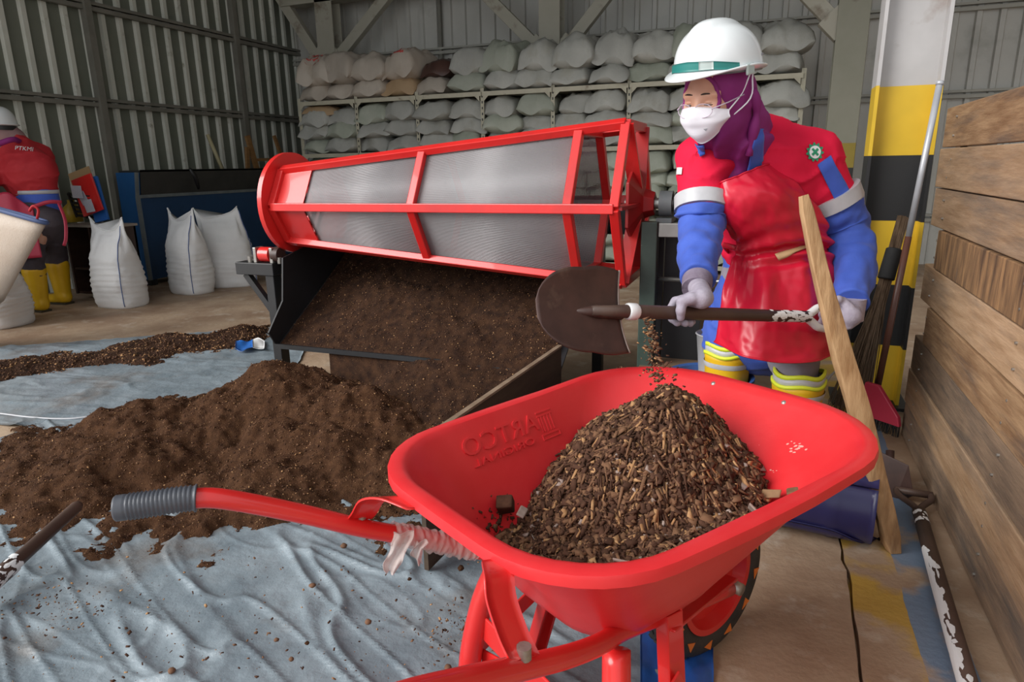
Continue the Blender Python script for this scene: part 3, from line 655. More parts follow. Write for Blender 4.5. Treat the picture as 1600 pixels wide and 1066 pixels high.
for k,(px,py,dd) in enumerate(((130,310,.13),(139,322,.10),(120,300,.09))):
    q=frame(nrm((-.4+.25*k,-.1,1)),(1,.2*k,0)); leafsheet('paper_sheet',px,py,dd,.09,.11,q,'paper',['crumpled white paper in front of the red tray','white paper sticking up right of the black basket','white paper poking out above the black basket'][k],'paper',.004,'loose papers on the cabinet')
A=PYc(112,322,.25);o=MB().tube([V3(A[0],A[1],zc),V3(A[0],A[1],zc+.13),V3(A[0],A[1],zc+.17),V3(A[0],A[1],zc+.20)],[.075,.075,.03,.03],14).build('yellow_jug','yellowjug',None,True);tag(o,'dull yellow jug behind the second worker at the cabinet','jug')
# timber odds behind the drum
t=thing('timber_trestle',PX(405,330,XL+.3)*V3(1,1,0),'orange brown timber trestle leaning in the corner beyond the drum','frame')
for (a,b,w) in (((386,212),(412,300),.07),((398,250),(452,248),.035),((428,212),(446,262),.04),((389,330),(386,230),.05)):
    MB().bar(PX(*a,XL+.30),PX(*b,XL+.34),w,.03,(1,0,0)).build('rail','oldwood',t)
for (a,b) in ((412,300),(389,330)):
    p=PX(a,b,XL+.34);MB().bb((p[0]-.035,p[1]-.02,0),(p[0]+.035,p[1]+.02,p[2]+.03)).build('leg','oldwood',t)
o=MB().tube([PX(324,210,XL+.13),PX(352,275,XL+.22)],[.022,.024],8).build('bamboo_stick','stick',None,True);tag(o,'pale bamboo stick leaning on the left wall above the chest','stick')
# ---------------------------------------------------------------- rotary screen (trommel)
YT=2.75; zR=PY(990,318,YT)[2]; zL=PY(452,320,YT)[2]
XR_=-.525; XLf=-2.27
def Rx(x): return .180+(.345-.180)*(x-XLf)/(XR_-XLf)
def zx(x): return zL+(zR-zL)*(x-XLf)/(XR_-XLf)
def hexv(x,k,dr=0): R=Rx(x)+dr;a=math.pi+k*math.pi/3;return V3(x,YT+R*math.cos(a),zx(x)-R*math.sin(a))
def solve(px):
    lo,hi=-3.2,-.2
    def pxo(x): q=hexv(x,0)-CAM; return 800+F*(q@cr)/(q@cf)
    for _ in range(40):
        mid=(lo+hi)/2
        if pxo(mid)<px: lo=mid
        else: hi=mid
    return lo
XS=[solve(426),solve(472),solve(642),solve(886),solve(960)]
t=thing('rotary_screen',((XS[0]+XS[4])/2,YT,zx(-1.3)),'red six-sided rotary sieve drum with wire mesh sides','sieve')
for x in (XS[0],XS[2],XS[3],XS[4]):
    m=MB()
    for k in range(6):
        a,b=hexv(x,k),hexv(x,k+1);r=nrm((a+b)/2-V3(x,YT,zx(x)));m.bar(a,b,.034,.036,r)
    m.build('ring','red',t,bevel=.003)
for k in range(6):
    MB().bar(hexv(XS[0],k,.004),hexv(XS[4],k,.004),.036,.03,nrm(hexv(-1,k)-V3(-1,YT,zx(-1)))).build('rail','red',t,bevel=.003)
for k in range(6): # solid collar plates
    MB().prism([hexv(XS[0],k,-.004),hexv(XS[0],k+1,-.004),hexv(XS[1],k+1,-.004),hexv(XS[1],k,-.004)],(hexv(XS[0],k)+hexv(XS[0],k+1))/2*0+nrm(V3(0,*((hexv(-1,k)+hexv(-1,k+1))/2-V3(-1,YT,zx(-1)))[1:]))*.004).build('collar_plate','red',t)
def screen(xa,xb,k,pitch):
    A=[hexv(xa,k,-.012),hexv(xa,k+1,-.012),hexv(xb,k,-.012),hexv(xb,k+1,-.012)]
    n=nrm(np.cross(A[2]-A[0],A[1]-A[0])); m=MB(); V=[];
    L=np.linalg.norm(A[2]-A[0]);Wd=np.linalg.norm(A[3]-A[2]);nl=int(Wd/pitch);nt_=int(L/pitch)
    def wire(p,q,w,off):
        s=nrm(np.cross(q-p,n))*w/2;h=n*.0006
        V.append(np.stack([p-s+off-h,q-s+off-h,q+s+off-h,p+s+off-h,p-s+off+h,q-s+off+h,q+s+off+h,p+s+off+h]))
    for i in range(nl+1):
        u=i/nl; wire(A[0]+(A[1]-A[0])*u,A[2]+(A[3]-A[2])*u,.0016,n*.0006)
    for i in range(nt_+1):
        u=i/nt_; wire(A[0]+(A[2]-A[0])*u,A[1]+(A[3]-A[1])*u,.0027,n*-.0006)
    V=np.array(V);N=len(V);B=np.array([(0,1,2,3),(7,6,5,4),(0,4,5,1),(1,5,6,2),(2,6,7,3),(3,7,4,0)])
    return V.reshape(-1,3),(B[None]+8*np.arange(N)[:,None,None]).reshape(-1,4)
for (a,b) in ((XS[1],XS[2]),(XS[2],XS[3])):
    for k in range(6):
        v,f=screen(a,b,k,.0048);link('wire_screen',v,f,'mesh',t,stuff=True)
# end disc
m=MB();n=48;a=np.arange(n)*2*math.pi/n;xd=XS[0]-.03;rd=76/F*3.35*.985
C_=lambda x,r:np.stack([np.full(n,x),YT+r*np.cos(a),zx(xd)+.008+r*np.sin(a)],1)
m.loft([C_(xd-.012,rd*.55),C_(xd-.012,rd),C_(xd+.012,rd),C_(xd+.012,rd*.55)],True,False,True);m.build('end_disc','red',t,'auto')
# spider, hub and shaft at the outlet end
xe=XS[4]+.02;c_=V3(xe,YT,zx(xe))
for k in range(0,6,1):
    if k%2==0 or True:
        MB().bar(c_+V3(.0,0,0),hexv(XS[4],k)*V3(1,1,1)+V3(-.0,0,0),.012,.055,(1,0,0)).build('spoke','red' if k%2 else 'darkred',t)
rr=[(-.03,.05),(-.02,.17),(-.008,.172),(.03,.06),(.07,.045)]
m=MB();R6=[];
for dx,r in rr:
    aa=np.arange(6)*math.pi/3+math.pi/6;R6.append(np.stack([np.full(6,xe+dx),YT+r*np.cos(aa),c_[2]+r*np.sin(aa)],1))
m.loft(R6);m.build('hub_cone','darkred',t,bevel=.002)
MB().cyl((xe-.05,YT,c_[2]),(xe+.30,YT,c_[2]),.022).build('shaft','steel',t,'auto')
# stand: post, rails, bearing, roller bracket
pt_=PY(1015,345,2.72);xp=pt_[0]+.01
t=thing('screen_stand',(xp,2.75,0),'dark green steel stand carrying the sieve shaft and bearing','stand')
MB().bb((xp-.032,2.66,0),(xp+.032,2.72,pt_[2])).build('post','dgreen',t,bevel=.004)
MB().bb((xp+.033,2.67,pt_[2]-.06),(xp+.62,2.73,pt_[2]-.005)).build('rail','steel',t,bevel=.003)
MB().bb((xp-.02,2.80,0),(xp+.04,2.86,pt_[2]-.02)).build('post','black',t)
MB().bb((xp+.045,2.80,.18),(xp+.20,2.815,pt_[2]-.07)).build('guard_plate','black',t)
MB().bb((xp+.56,2.68,0),(xp+.62,2.74,pt_[2]-.06)).build('post','black',t)
zz=PY(1070,437,2.72)[2];MB().cyl((xp+.035,2.71,zz),(xp+.6,2.71,zz),.009,n=10).build('tie_rod','steel',t,True)
m=MB();m.bb((xe+.085,2.69,pt_[2]-.005),(xe+.145,2.81,pt_[2]+.012)).cyl((xe+.09,YT,c_[2]),(xe+.14,YT,c_[2]),.05,n=24);m.build('bearing','chesttrim',t,'auto')
m=MB();m.tube([(xe+.145,YT,c_[2]),(xe+.15,YT,c_[2]),(xe+.17,YT,c_[2]),(xe+.17,YT,c_[2]),(xe+.42,YT,c_[2])],[.03,.045,.045,.042,.042],20);m.build('coupling','black',t,'auto')
t=thing('roller_bracket',PX(425,500,-2.33)*V3(1,1,0),'black bracket with small red and grey rollers under the drum end disc','bracket')
b0=PX(392,408,-2.42);zbr=b0[2];xr=-2.30;ybr=2.62
MB().bb((xr-.17,ybr-.03,zbr-.06),(xr+.06,ybr+.05,zbr)).build('arm','black',t,bevel=.003)
MB().bb((xr+.0,ybr-.02,0),(xr+.05,ybr+.04,zbr-.06)).build('leg','black',t,bevel=.003)
MB().bar((xr-.13,ybr,zbr-.06),(xr+.02,ybr,zbr-.25),.03,.03,(0,1,0)).build('strut','black',t)
zr=zbr+.04
MB().cyl((xr-.03,ybr+.01,zr),(xr+.03,ybr+.01,zr),.036).build('roller','red',t,'auto')
MB().cyl((xr+.045,ybr+.01,zr),(xr+.085,ybr+.01,zr),.036).build('roller','blade',t,'auto')
for dx in (-.06,.038): MB().bb((xr+dx,ybr-.02,zbr),(xr+dx+.018,ybr+.04,zr+.035)).build('roller_bearing','steel',t,bevel=.003)
for dx in (-.09,.09): MB().cyl((xr+dx,ybr-.01,zbr),(xr+dx,ybr-.01,zbr+.03),.01,n=8).build('bolt','bolt',t)
# ---------------------------------------------------------------- chute under the drum
XP=-2.17
P=[PX(440,403,XP),PX(440,470,XP),PX(418,520,XP),PX(431,541,XP)]
yl=P[3][1];zl=P[3][2]
def chz(y): return zl+(y-yl)*.60
t=thing('chute',(-1.5,2.8,0),'black steel chute below the drum filled with compost','chute')
yb_=3.35
M0=[P[0],P[1],P[2],P[3],V3(XP,yb_,chz(yb_)-.02),V3(XP,yb_,.86)]
MB().prism(M0,(.008,0,0)).build('side_plate','black',t)
MB().prism([(XP,yl,zl-.008),(XP,yb_,chz(yb_)-.008),(XP,yb_,chz(yb_)),(XP,yl,zl)],(1.42,0,0)).build('floor_plate','black',t)
le=PY(669,564,yl); MB().bar((XP,yl-.004,zl+.003),(le[0]+.1,yl-.004,zl+.004),.012,.022).build('lip','black',t)
MB().bb((XP,yb_,chz(yb_)-.05),(-.6,yb_+.01,.95)).build('back_plate','black',t)
for xx in (XP+.05,-.82): MB().bb((xx,yb_-.06,0),(xx+.05,yb_-.01,chz(yb_))).build('leg','black',t)
zbd=.41;a=PZ(652,690,zbd);b=PZ(872,540,zbd);d=nrm(b-a);b2=a+d*1.05
nn=nrm(np.cross(d,(0,0,1)))
def board(z0a,z1a,th,name,mat):
    pa=a+nn*0;MB().prism([V3(pa[0],pa[1],z0a),V3(b2[0],b2[1],z0a),V3(b2[0],b2[1],z1a),V3(pa[0],pa[1],z1a)],nn*th).build(name,mat,t)
board(.02,zbd-.004,.014,'side_board','chutewood'); board(zbd-.004,zbd+.004,.018,'board_edge','chutetop')
t2=thing('blue_cloth',PZ(400,541,0),'blue and white plastic scrap at the chute corner','plastic scrap')
G=np.array([[PZ(368+k*9,532+2*math.sin(k*1.3)+j*4.5,.03)+V3(0,0,.008*math.sin(k*2+j)) for j in range(4)] for k in range(6)])
v,f=shell(surf(G[:4],12,8),.003);link('blue_piece',v,f,'bluefolder',t2,True);v,f=shell(surf(G[3:],10,8),.003);link('white_piece',v,f,'whiteprint',t2,True)
# ---------------------------------------------------------------- tarpaulins
def tarp(name,corners,nu,nv,seed,mat,label,amp,fold):
    C=np.array(corners,float).reshape(2,2,3); G=np.array([[ (C[0,0]*(1-u)+C[1,0]*u)*(1-v)+(C[0,1]*(1-u)+C[1,1]*u)*v for v in np.linspace(0,1,nv)] for u in np.linspace(0,1,nu)])
    x,y=G[...,0],G[...,1]
    e=fbm2(x,y,3.5,3,seed+3)*.03;G[...,0]+=e*.6;G[...,1]+=fbm2(x,y,3.5,3,seed+7)*.02
    # long folds running across plus crumple
    th=fold; s=x*math.cos(th)+y*math.sin(th);q=-x*math.sin(th)+y*math.cos(th)
    w=fbm(np.stack([s*.9+.12*fbm2(x,y,3,2,5),q*4.2,s*0+seed],-1),2,seed); ridge=(1-np.abs(w)*2.6).clip(0,1)**5+.5*(1-np.abs(w-.25)*6).clip(0,1)**2
    w2=fbm(np.stack([s*1.6+9,q*9,s*0+seed],-1),2,seed+4); r2=(1-np.abs(w2)*2.4).clip(0,1)**5
    cr_=fbm2(x,y,16,4,seed+11)+.8*(1-np.abs(fbm2(x,y,7,3,seed+21))*2.5).clip(0,1)**4
    z=amp*(.62*ridge+.40*r2)+.0045*(1-np.abs(fbm(np.stack([s*.8+3,q*2.6,s*0+seed],-1),2,seed+33))*16).clip(0,1)+.004*(1-np.abs(fbm(np.stack([s*1.5+8,q*3.6,s*0+seed],-1),2,seed+38))*14).clip(0,1)+amp*.25*(w+1)*.5+.0022*cr_+.004
    G[...,2]=np.maximum(z,.003)
    v,f=shell(G,.0015); o=link(name,v,f,mat,None,True); return tag(o,label,'tarp')
tarp('floor_tarp',[(-3.25,-.3,0),(-3.05,1.98,0),(-.22,-.3,0),(-.10,2.0,0)],400,310,3,'tarp','wrinkled blue-grey tarpaulin spread under the main compost heap and wheelbarrow',.026,-.42)
c_=[PZ(-140,660,0),PZ(-120,560,0),PZ(150,652,0)+V3(.9,.1,0),PZ(430,508,0)+V3(.3,.1,0)]
c_[1]=PZ(-140,553,0)
tarp('floor_tarp',c_,160,110,9,'tarp','grey tarpaulin strip further back under the thin compost band',.014,.1)
P=[PZ(x,y,0)+V3(0,0,.012) for x,y in ((-60,645),(0,650),(40,655),(80,658),(112,658),(140,655))]
o=MB().tube(spl(P,24),.004,6).build('cord','cord',None,True);tag(o,'thin white cord along the tarpaulin edge at left','cord')
G=np.array([[PZ(1000+i*38,985+j*45,0)+V3(0,0,.014+.006*math.sin(i*3+j)) for j in range(5)] for i in range(4)])
v,f=shell(surf(G,30,36)+V3(0,0,.0)+np.stack([np.zeros((30,36)),np.zeros((30,36)),.006*fbm2(*np.meshgrid(np.arange(36.),np.arange(30.)),.2,2,3)],-1),.002)
o=link('blue_tarp',v,f,'bluetarp',None,True);tag(o,'bright blue tarpaulin scrap under the wheelbarrow','tarp')
# ---------------------------------------------------------------- compost heaps
def chips(P,N,size,mats,probs,seed,name,parent=None,label=None,cat=None,flat=.35,group=None,org=None):
    rg=np.random.default_rng(seed);n=len(P);z=N+rg.normal(0,.45,(n,3));z/=np.linalg.norm(z,axis=1)[:,None];x=rg.normal(0,1,(n,3));x-=z*(x*z).sum(1)[:,None];x/=np.linalg.norm(x,axis=1)[:,None];y=np.cross(z,x)
    s=size[0]+(size[1]-size[0])*rg.random(n)**3; a=s[:,None]*x; b=(s*(.35+.4*rg.random(n)))[:,None]*y; c=(s*flat*(.5+rg.random(n)))[:,None]*z
    sk=.7+.6*rg.random((n,8,1))
    S8=np.array([(-1,-1,-1),(1,-1,-1),(1,1,-1),(-1,1,-1),(-1,-1,1),(1,-1,1),(1,1,1),(-1,1,1)])*.5
    v=P[:,None]+sk*(S8[None,:,0:1]*a[:,None]+S8[None,:,1:2]*b[:,None]+S8[None,:,2:3]*c[:,None])
    B=np.array([(3,2,1,0),(4,5,6,7),(0,1,5,4),(1,2,6,5),(2,3,7,6),(3,0,4,7)]);f=(B[None]+8*np.arange(n)[:,None,None]).reshape(-1,4)
    mi=np.repeat(rg.choice(len(mats),n,p=probs),6)
    return link(name,v.reshape(-1,3),f,mats,parent,mi=mi,stuff=True,org=org)
def heap(name,fn,x0,x1,y0,y1,st,mat,label,nch,size,probs,seed,mask=None,mats=('chip_a','chip_b','chip_c')):
    nx=int((x1-x0)/st)+1;ny=int((y1-y0)/st)+1;X,Y=np.meshgrid(np.linspace(x0,x1,nx),np.linspace(y0,y1,ny),indexing='ij')
    Z,K=fn(X,Y); G=np.stack([X,Y,Z],-1);N=gnorm(G);N=N*np.sign(N[...,2:3])
    q=grid(nx,ny);ok=K.reshape(-1)[q].all(1);q=q[ok];us=np.unique(q);rm=-np.ones(nx*ny,int);rm[us]=np.arange(len(us))
    org=V3(X.mean(),Y.mean(),0)
    o=link(name,G.reshape(-1,3)[us],rm[q],mat,None,True,org=org);tag(o,label,'compost',stuff=True)
    rg=np.random.default_rng(seed);ix=rg.choice(us,nch);P=G.reshape(-1,3)[ix]+rg.normal(0,st*.4,(nch,3))*V3(1,1,0);n_=N.reshape(-1,3)[ix]
    chips(P+n_*.0008,n_,size,mats,probs,seed,'loose_chips',o); return o
def gs(X,Y,L,p=1.6):
    z=0
    for (x,y,h,rx,ry,an) in L:
        c,s=math.cos(an),math.sin(an);u=((X-x)*c+(Y-y)*s)/rx;v=(-(X-x)*s+(Y-y)*c)/ry
        z=np.maximum(z,0)+0; b=h*np.exp(-(u*u+v*v)**(p/2)); z=np.maximum(z,b)+.35*np.minimum(z,b)
    return z
def main_heap(X,Y):
    z=gs(X,Y,[(-1.95,2.22,.30,.42,.36,0),(-1.50,2.20,.22,.40,.34,0),(-2.45,1.90,.17,.42,.30,.5),(-2.15,1.62,.13,.5,.30,.5),(-1.62,1.72,.10,.40,.30,.6),(-2.75,1.55,.05,.4,.25,.3),(-1.75,1.36,.045,.34,.18,.6),(-2.3,1.22,.03,.35,.2,.3),(-1.2,2.05,.10,.25,.45,0)])
    z=z+.040*fbm2(X,Y,3.2,3,5)*np.clip(z*6,0,1)+.020*fbm2(X,Y,11,4,8)-.02*(np.abs(fbm2(X,Y,9,3,28)*1.6)).clip(0,1)**2*np.clip(z*8,0,1)+.008*fbm2(X,Y,45,3,2)
    pit=.06*np.exp(-(((X+2.0)/.16)**2+((Y-1.52)/.07)**2))+.03*np.exp(-(((X+2.5)/.05)**2+((Y-2.0)/.08)**2))+.03*np.exp(-(((X+2.35)/.12)**2+((Y-1.72)/.04)**2))
    z=z-pit-.030
    return z,z>.002
heap('compost_heap',main_heap,-3.3,-.9,.9,2.9,.009,'soil','big brown compost heap on the tarpaulin in front of the chute',30000,(.002,.0075),(.5,.10,.40),3)
A=PZ(-80,592,0);B=PZ(415,522,0);dd=nrm(B-A);LL=np.linalg.norm(B-A)
def strip_heap(X,Y):
    s=((X-A[0])*dd[0]+(Y-A[1])*dd[1])/LL;q=-(X-A[0])*dd[1]+(Y-A[1])*dd[0]
    w=.30+.1*fbm2(X,Y,2,3,4); z=.085*np.exp(-(np.abs(q)/w)**2.2)*np.clip((1.25-s)*3,0,1)
    z=z+.03*fbm2(X,Y,5,4,6)+.004*fbm2(X,Y,40,3,2)-.038;return z,z>.002
heap('compost_heap',strip_heap,-5.0,-2.6,1.9,3.9,.013,'soil_dark','low dark compost band across the far grey tarpaulin',7000,(.004,.016),(.5,.2,.3),5)
def chute_heap(X,Y):
    zc_=zl+(Y-yl)*.60
    z=np.where(Y>yl,zl+.02+(Y-yl)*.64,zl+.02+(Y-yl)*np.where(X<-1.35,.60,.5))
    z=np.where(Y<yl,z*np.clip((X+1.93)/.45,0,1)-.02,z)
    z=z+.02*fbm2(X,Y,4,3,3)+.010*fbm2(X,Y,14,3,4)+.004*fbm2(X,Y,45,2,4)-.10*np.clip((-1.95-X)/.2,0,1)*0-.12*np.exp(-(((X+1.62)/.22)**2+((Y-3.05)/.14)**2))
    z=np.where(X<XP+.35,z-.045*np.clip((XP+.35-X)/.3,0,1),z)
    k=(X>XP+.01)&(X<-.79-.07*(2.5-Y))&(z>.0)&((Y>yl+.004)|(X>-1.95))
    z=np.where((Y<yl),np.maximum(z,.012),np.maximum(z,zc_+.003));return z,k
heap('chute_compost',chute_heap,XP,-.76,1.75,3.33,.009,'soil_dark','dark sifted compost sliding down the black chute',15000,(.002,.007),(.55,.15,.30),6)
def side_heap(X,Y):
    z=gs(X,Y,[(-.45,2.35,.38,.30,.55,0),(-.62,2.1,.25,.2,.3,0)])+.03*fbm2(X,Y,7,3,5)+.008*fbm2(X,Y,30,3,2)-.03
    return z,(z>.0)&(X>-.755)
heap('compost_heap',side_heap,-.75,-.15,1.75,2.62,.01,'soil_dark','dark coarse compost heap between the chute board and red tray',7000,(.004,.014),(.5,.2,.3),8)
# scattered clods on the tarpaulin
spots=[(1030,775),(560,773),(943,995),(868,1008),(575,930),(270,1047),(1135,870),(385,1052),(255,875),(700,985),(745,1005),(400,985),(440,760),(490,1025),(600,1040),(160,960),(250,970),(680,930),(640,985),(350,745)]
n_=0
CL=['below the middle of the bare area','just left of the barrow strap','in the lower left half, alone','at the bottom edge, leftmost of all','just under the compost edge, left of center','upper left of the long fold','at the bottom edge, nearest the barrow','at the bottom edge, second from left','topmost, below the film on the handle','right of the middle, among crumbs','highest on the right, below the barrow rim','lower left, beside the middle one']
for (x,y) in ((575,972),(728,978),(432,1000),(268,1048),(537,853),(488,915),(700,1043),(455,1030),(640,905),(745,985),(720,888),(480,1005)):
    p=PZ(x,y,.035);s=.004+.005*random.random();v=np.array([[math.cos(a)*math.sin(b),math.sin(a)*math.sin(b),-math.cos(b)*.7] for b in (.3,1.0,1.7,2.5) for a in np.arange(8)*math.pi/4])*s*(1+.3*RNG.random((32,1)))
    m=MB();m.loft([v[i*8:i*8+8]+p for i in range(4)]);o=m.build('clod',random.choice(['pebble','soil','pebble']),None,True)
    tag(o,'small brown clod on the front tarpaulin, '+CL[n_],'clod','clods scattered on the tarpaulin');n_+=1
rg=np.random.default_rng(4);P=[]
for i in range(420):
    x=rg.uniform(0,800);y=rg.uniform(860,1066);p=PZ(x,y,.03);P.append(p)
for i in range(260): P.append(PZ(rg.normal(740,45),rg.normal(985,25),.03))
for i in range(200): P.append(PZ(rg.normal(90,70),rg.normal(945,22),.03))
P=np.array(P);o=chips(P,np.tile((0,0,1.),(len(P),1)),(.002,.009),('chip_a','chip_c','chip_b'),(.5,.35,.15),4,'tarp_crumbs',org=V3(-1.2,.8,0));tag(o,'scattered compost crumbs on the front tarpaulin','crumbs',stuff=True)
# ---------------------------------------------------------------- wheelbarrow
BO=V3(-.44,.81,0);BU=nrm((.505,.863,0));BV=V3(BU[1],-BU[0],0)
def bw(u,v,z): return BO+np.multiply.outer(u,BU)+np.multiply.outer(v,BV)+np.multiply.outer(z,V3(0,0,1))
RIM=np.array([(.035,-.270),(.855,-.335),(.855,.335),(.035,.270)]);BOT=np.array([(.225,-.14),(.53,-.16),(.53,.16),(.225,.14)])
def rpoly(C,r,n=9):
    out=[]
    for i in range(4):
        p=C[i];a=nrm(C[i-1]-p);b=nrm(C[(i+1)%4]-p);ang=math.acos(np.clip(a@b,-1,1));t=r[i]/math.tan(ang/2);P0=p+a*t;P1=p+b*t;c=p+nrm(a+b)*r[i]/math.sin(ang/2)
        a0=math.atan2(*(P0-c)[::-1]);a1=math.atan2(*(P1-c)[::-1]);da=(a1-a0+math.pi)%(2*math.pi)-math.pi
        for k in range(n): q=a0+da*k/(n-1);out.append(c+r[i]*np.array([math.cos(q),math.sin(q)]))
        nx=C[(i+1)%4];b2=nrm(nx-p);an2=math.acos(np.clip(nrm(p-nx)@nrm(C[(i+2)%4]-nx),-1,1));E=nx-b2*(r[(i+1)%4]/math.tan(an2/2))
        for k in range(1,6): out.append(P1+(E-P1)*k/6)
    return np.array(out)
ZRM=.60;ZBT=.335
def wallring(t,off=0):
    tt=t**1.15*.5+t*.5
    C=RIM+(BOT-RIM)*t; cen=C.mean(0)
    r=np.array([.18,.21,.21,.18])*(1-t)+.09*t
    P=rpoly(C,r); d=P-np.array([.40,0]);P=P+d/np.linalg.norm(d,axis=1)[:,None]*off
    zr=ZRM+.012*np.clip((P[:,0]-.5)/.4,0,1)*(1-t)
    return P, zr+(ZBT-zr)*t
def ringW(t,off=0,dz=0): P,z=wallring(t,off);return bw(P[:,0],P[:,1],z+dz)
bar=thing('wheelbarrow',(BO+BU*.4)*V3(1,1,0),'red wheelbarrow with deep tray loaded with wood-chip compost in the foreground','wheelbarrow')
R=[ringW(1.0,-.06,.0),ringW(1.0,-.02,.001),ringW(.97,0,.004)]+[ringW(t) for t in (.85,.7,.55,.4,.25,.1,.03)]+[ringW(0,.004,.004),ringW(0,.012,.006),ringW(0,.026,.005),ringW(0,.033,.003),ringW(0,.0345,-.002),ringW(0,.0345,-.015),ringW(0,.030,-.016),ringW(0,.028,-.006),ringW(.03,.012,-.004)]+[ringW(t,.007) for t in (.1,.3,.5,.7,.9)]+[ringW(.97,.006,-.003),ringW(1,-.01,-.006),ringW(1,-.06,-.007)]
TRAY=MB().loft(R,True,True).build('tray','redplastic',bar,'auto')
from mathutils.bvhtree import BVHTree
l_=wloc(TRAY);BT=BVHTree.FromPolygons([Vector(np.array(q.co[:])+l_) for q in TRAY.data.vertices],[tuple(p.vertices) for p in TRAY.data.polygons])
# embossed mirrored maker mark on the long side wall
def wallA(x,y): # x along wall toward handles, y up the wall from its middle
    s=.62-x; t=.27-y/ .36
    p=(RIM[0]+(RIM[1]-RIM[0])*s); q=BOT[0]+(BOT[1]-BOT[0])*np.clip((s-.17/.91)/.42,-.6,1.6)
    return p,q,t
pA0=bw(*RIM[0],ZRM);pA1=bw(*RIM[1],ZRM);pB0=bw(*BOT[0],ZBT);pB1=bw(*BOT[1],ZBT)
exA=nrm(pA0-pA1); mid=(pB0+pB1)/2; eyA=nrm((pA0+(pA1-pA0)*.4)-mid); eyA=nrm(eyA-exA*(eyA@exA));nA=np.cross(exA,eyA); nA=nA*np.sign(nA@(BV))
def hitA(px,py): # ray against the wall plane
    P0=(pA0+pA1)/2; d=ray(px,py); return CAM+d*(((P0-CAM)@nA)/(d@nA))
def emboss(txt,px,py,size,name,wd=1.0,rot=0):
    v,f=text_mesh(txt,size,.0032); c=hitA(px,py); x=v[:,0:1]*wd; w=c+exA*x+eyA*v[:,1:2];hh=[BT.ray_cast(Vector(q+nA*.06),Vector(-nA),.2)[0] for q in w];w=np.array([np.array(h) if h is not None else q for h,q in zip(hh,w)])+nA*(v[:,2:3]*.9+.0008)
    o=link(name,w,f,'redplastic',bar,fix=True,bevel=.0008);return o
emboss('ARTCO',783,681,.056,'maker_name',1.15)
emboss('ORIGINAL',790,707,.022,'maker_word',1.75)
c=hitA(854,661);m=MB()
def lg(x0,x1,y0,y1):
    m.box(c+exA*(x0+x1)/2+eyA*(y0+y1)/2+nA*.001,(x1-x0,y1-y0,.003),(exA,eyA,nA))
for (a,b,cc_,d_) in ((-.024,.024,.026,.030),(-.024,.024,.018,.021),(-.020,-.016,-.018,.018),(-.010,-.006,-.018,.018),(.0,.004,-.018,.018),(.010,.014,-.018,.018),(.018,.021,-.018,.018),(-.03,.026,-.026,-.022),(-.03,.026,-.036,-.033),(-.03,-.027,-.034,-.022),(.024,.027,-.034,-.022)): lg(a,b,cc_,d_)
me_=np.concatenate(m.v);o_=0
for k_ in range(len(m.v)):
    q=m.v[k_];h=BT.ray_cast(Vector(q.mean(0)+nA*.06),Vector(-nA),.2)[0]
    if h is not None: m.v[k_]=q+nA*((np.array(h)-q.mean(0))@nA+.0004)
m.build('maker_emblem','redplastic',bar,bevel=.0006)
def hitB(px,py):
    a=bw(*RIM[1],ZRM);b=bw(*RIM[2],ZRM);cc_=bw(*((BOT[1]+BOT[2])/2),ZBT);n=nrm(np.cross(b-a,cc_-a));n=n*np.sign(n@-BU);d=ray(px,py);return CAM+d*(((a-CAM)@n)/(d@n)),n
for (x,y) in ((1116,602),(1226,632)):
    p,n=hitB(x,y);m=MB();ax=frame(n);m.cyl(p-n*.004,p+n*.003,.0105,n=18).ell(p+n*.004,(.0075,.0075,.006),ax,12,6);m.build('bolt','bolt',bar,True)
m=MB();rgs=np.random.default_rng(8)
for (X_,Y_,n_,sp,sz) in ((1243,701,16,7,.006),(1205,735,4,4,.004),(1060,628,26,13,.004),(1040,640,8,8,.003),(1160,690,3,20,.002),(1100,680,4,40,.0015)):
    for k in range(n_):
        d_=nrm(ray(X_+rgs.normal(0,sp),Y_+rgs.normal(0,sp*.7)));h=BT.ray_cast(Vector(CAM),Vector(d_),4)
        if h[0] is None: continue
        n=np.array(h[1]);n=n*np.sign(-(n@d_));ax=frame(n);P_a=np.array(h[0])+n*.0006;e_=[rgs.uniform(.4,1) for _ in range(7)];s_=sz*rgs.uniform(.5,1.2)
        m.add(np.array([P_a]+[P_a+s_*e_[i]*(ax[0]*math.cos(i*.8976)+ax[1]*math.sin(i*.8976)*.6) for i in range(7)]),[(0,1+i,1+(i+1)%7) for i in range(7)])
m.build('scuff_marks','scuff',bar,stuff=True,fix=False)
for (x,y,s) in ((1243,701,.011),(1236,692,.006),(1252,706,.005),(1240,712,.006),(1205,735,.004)): pass
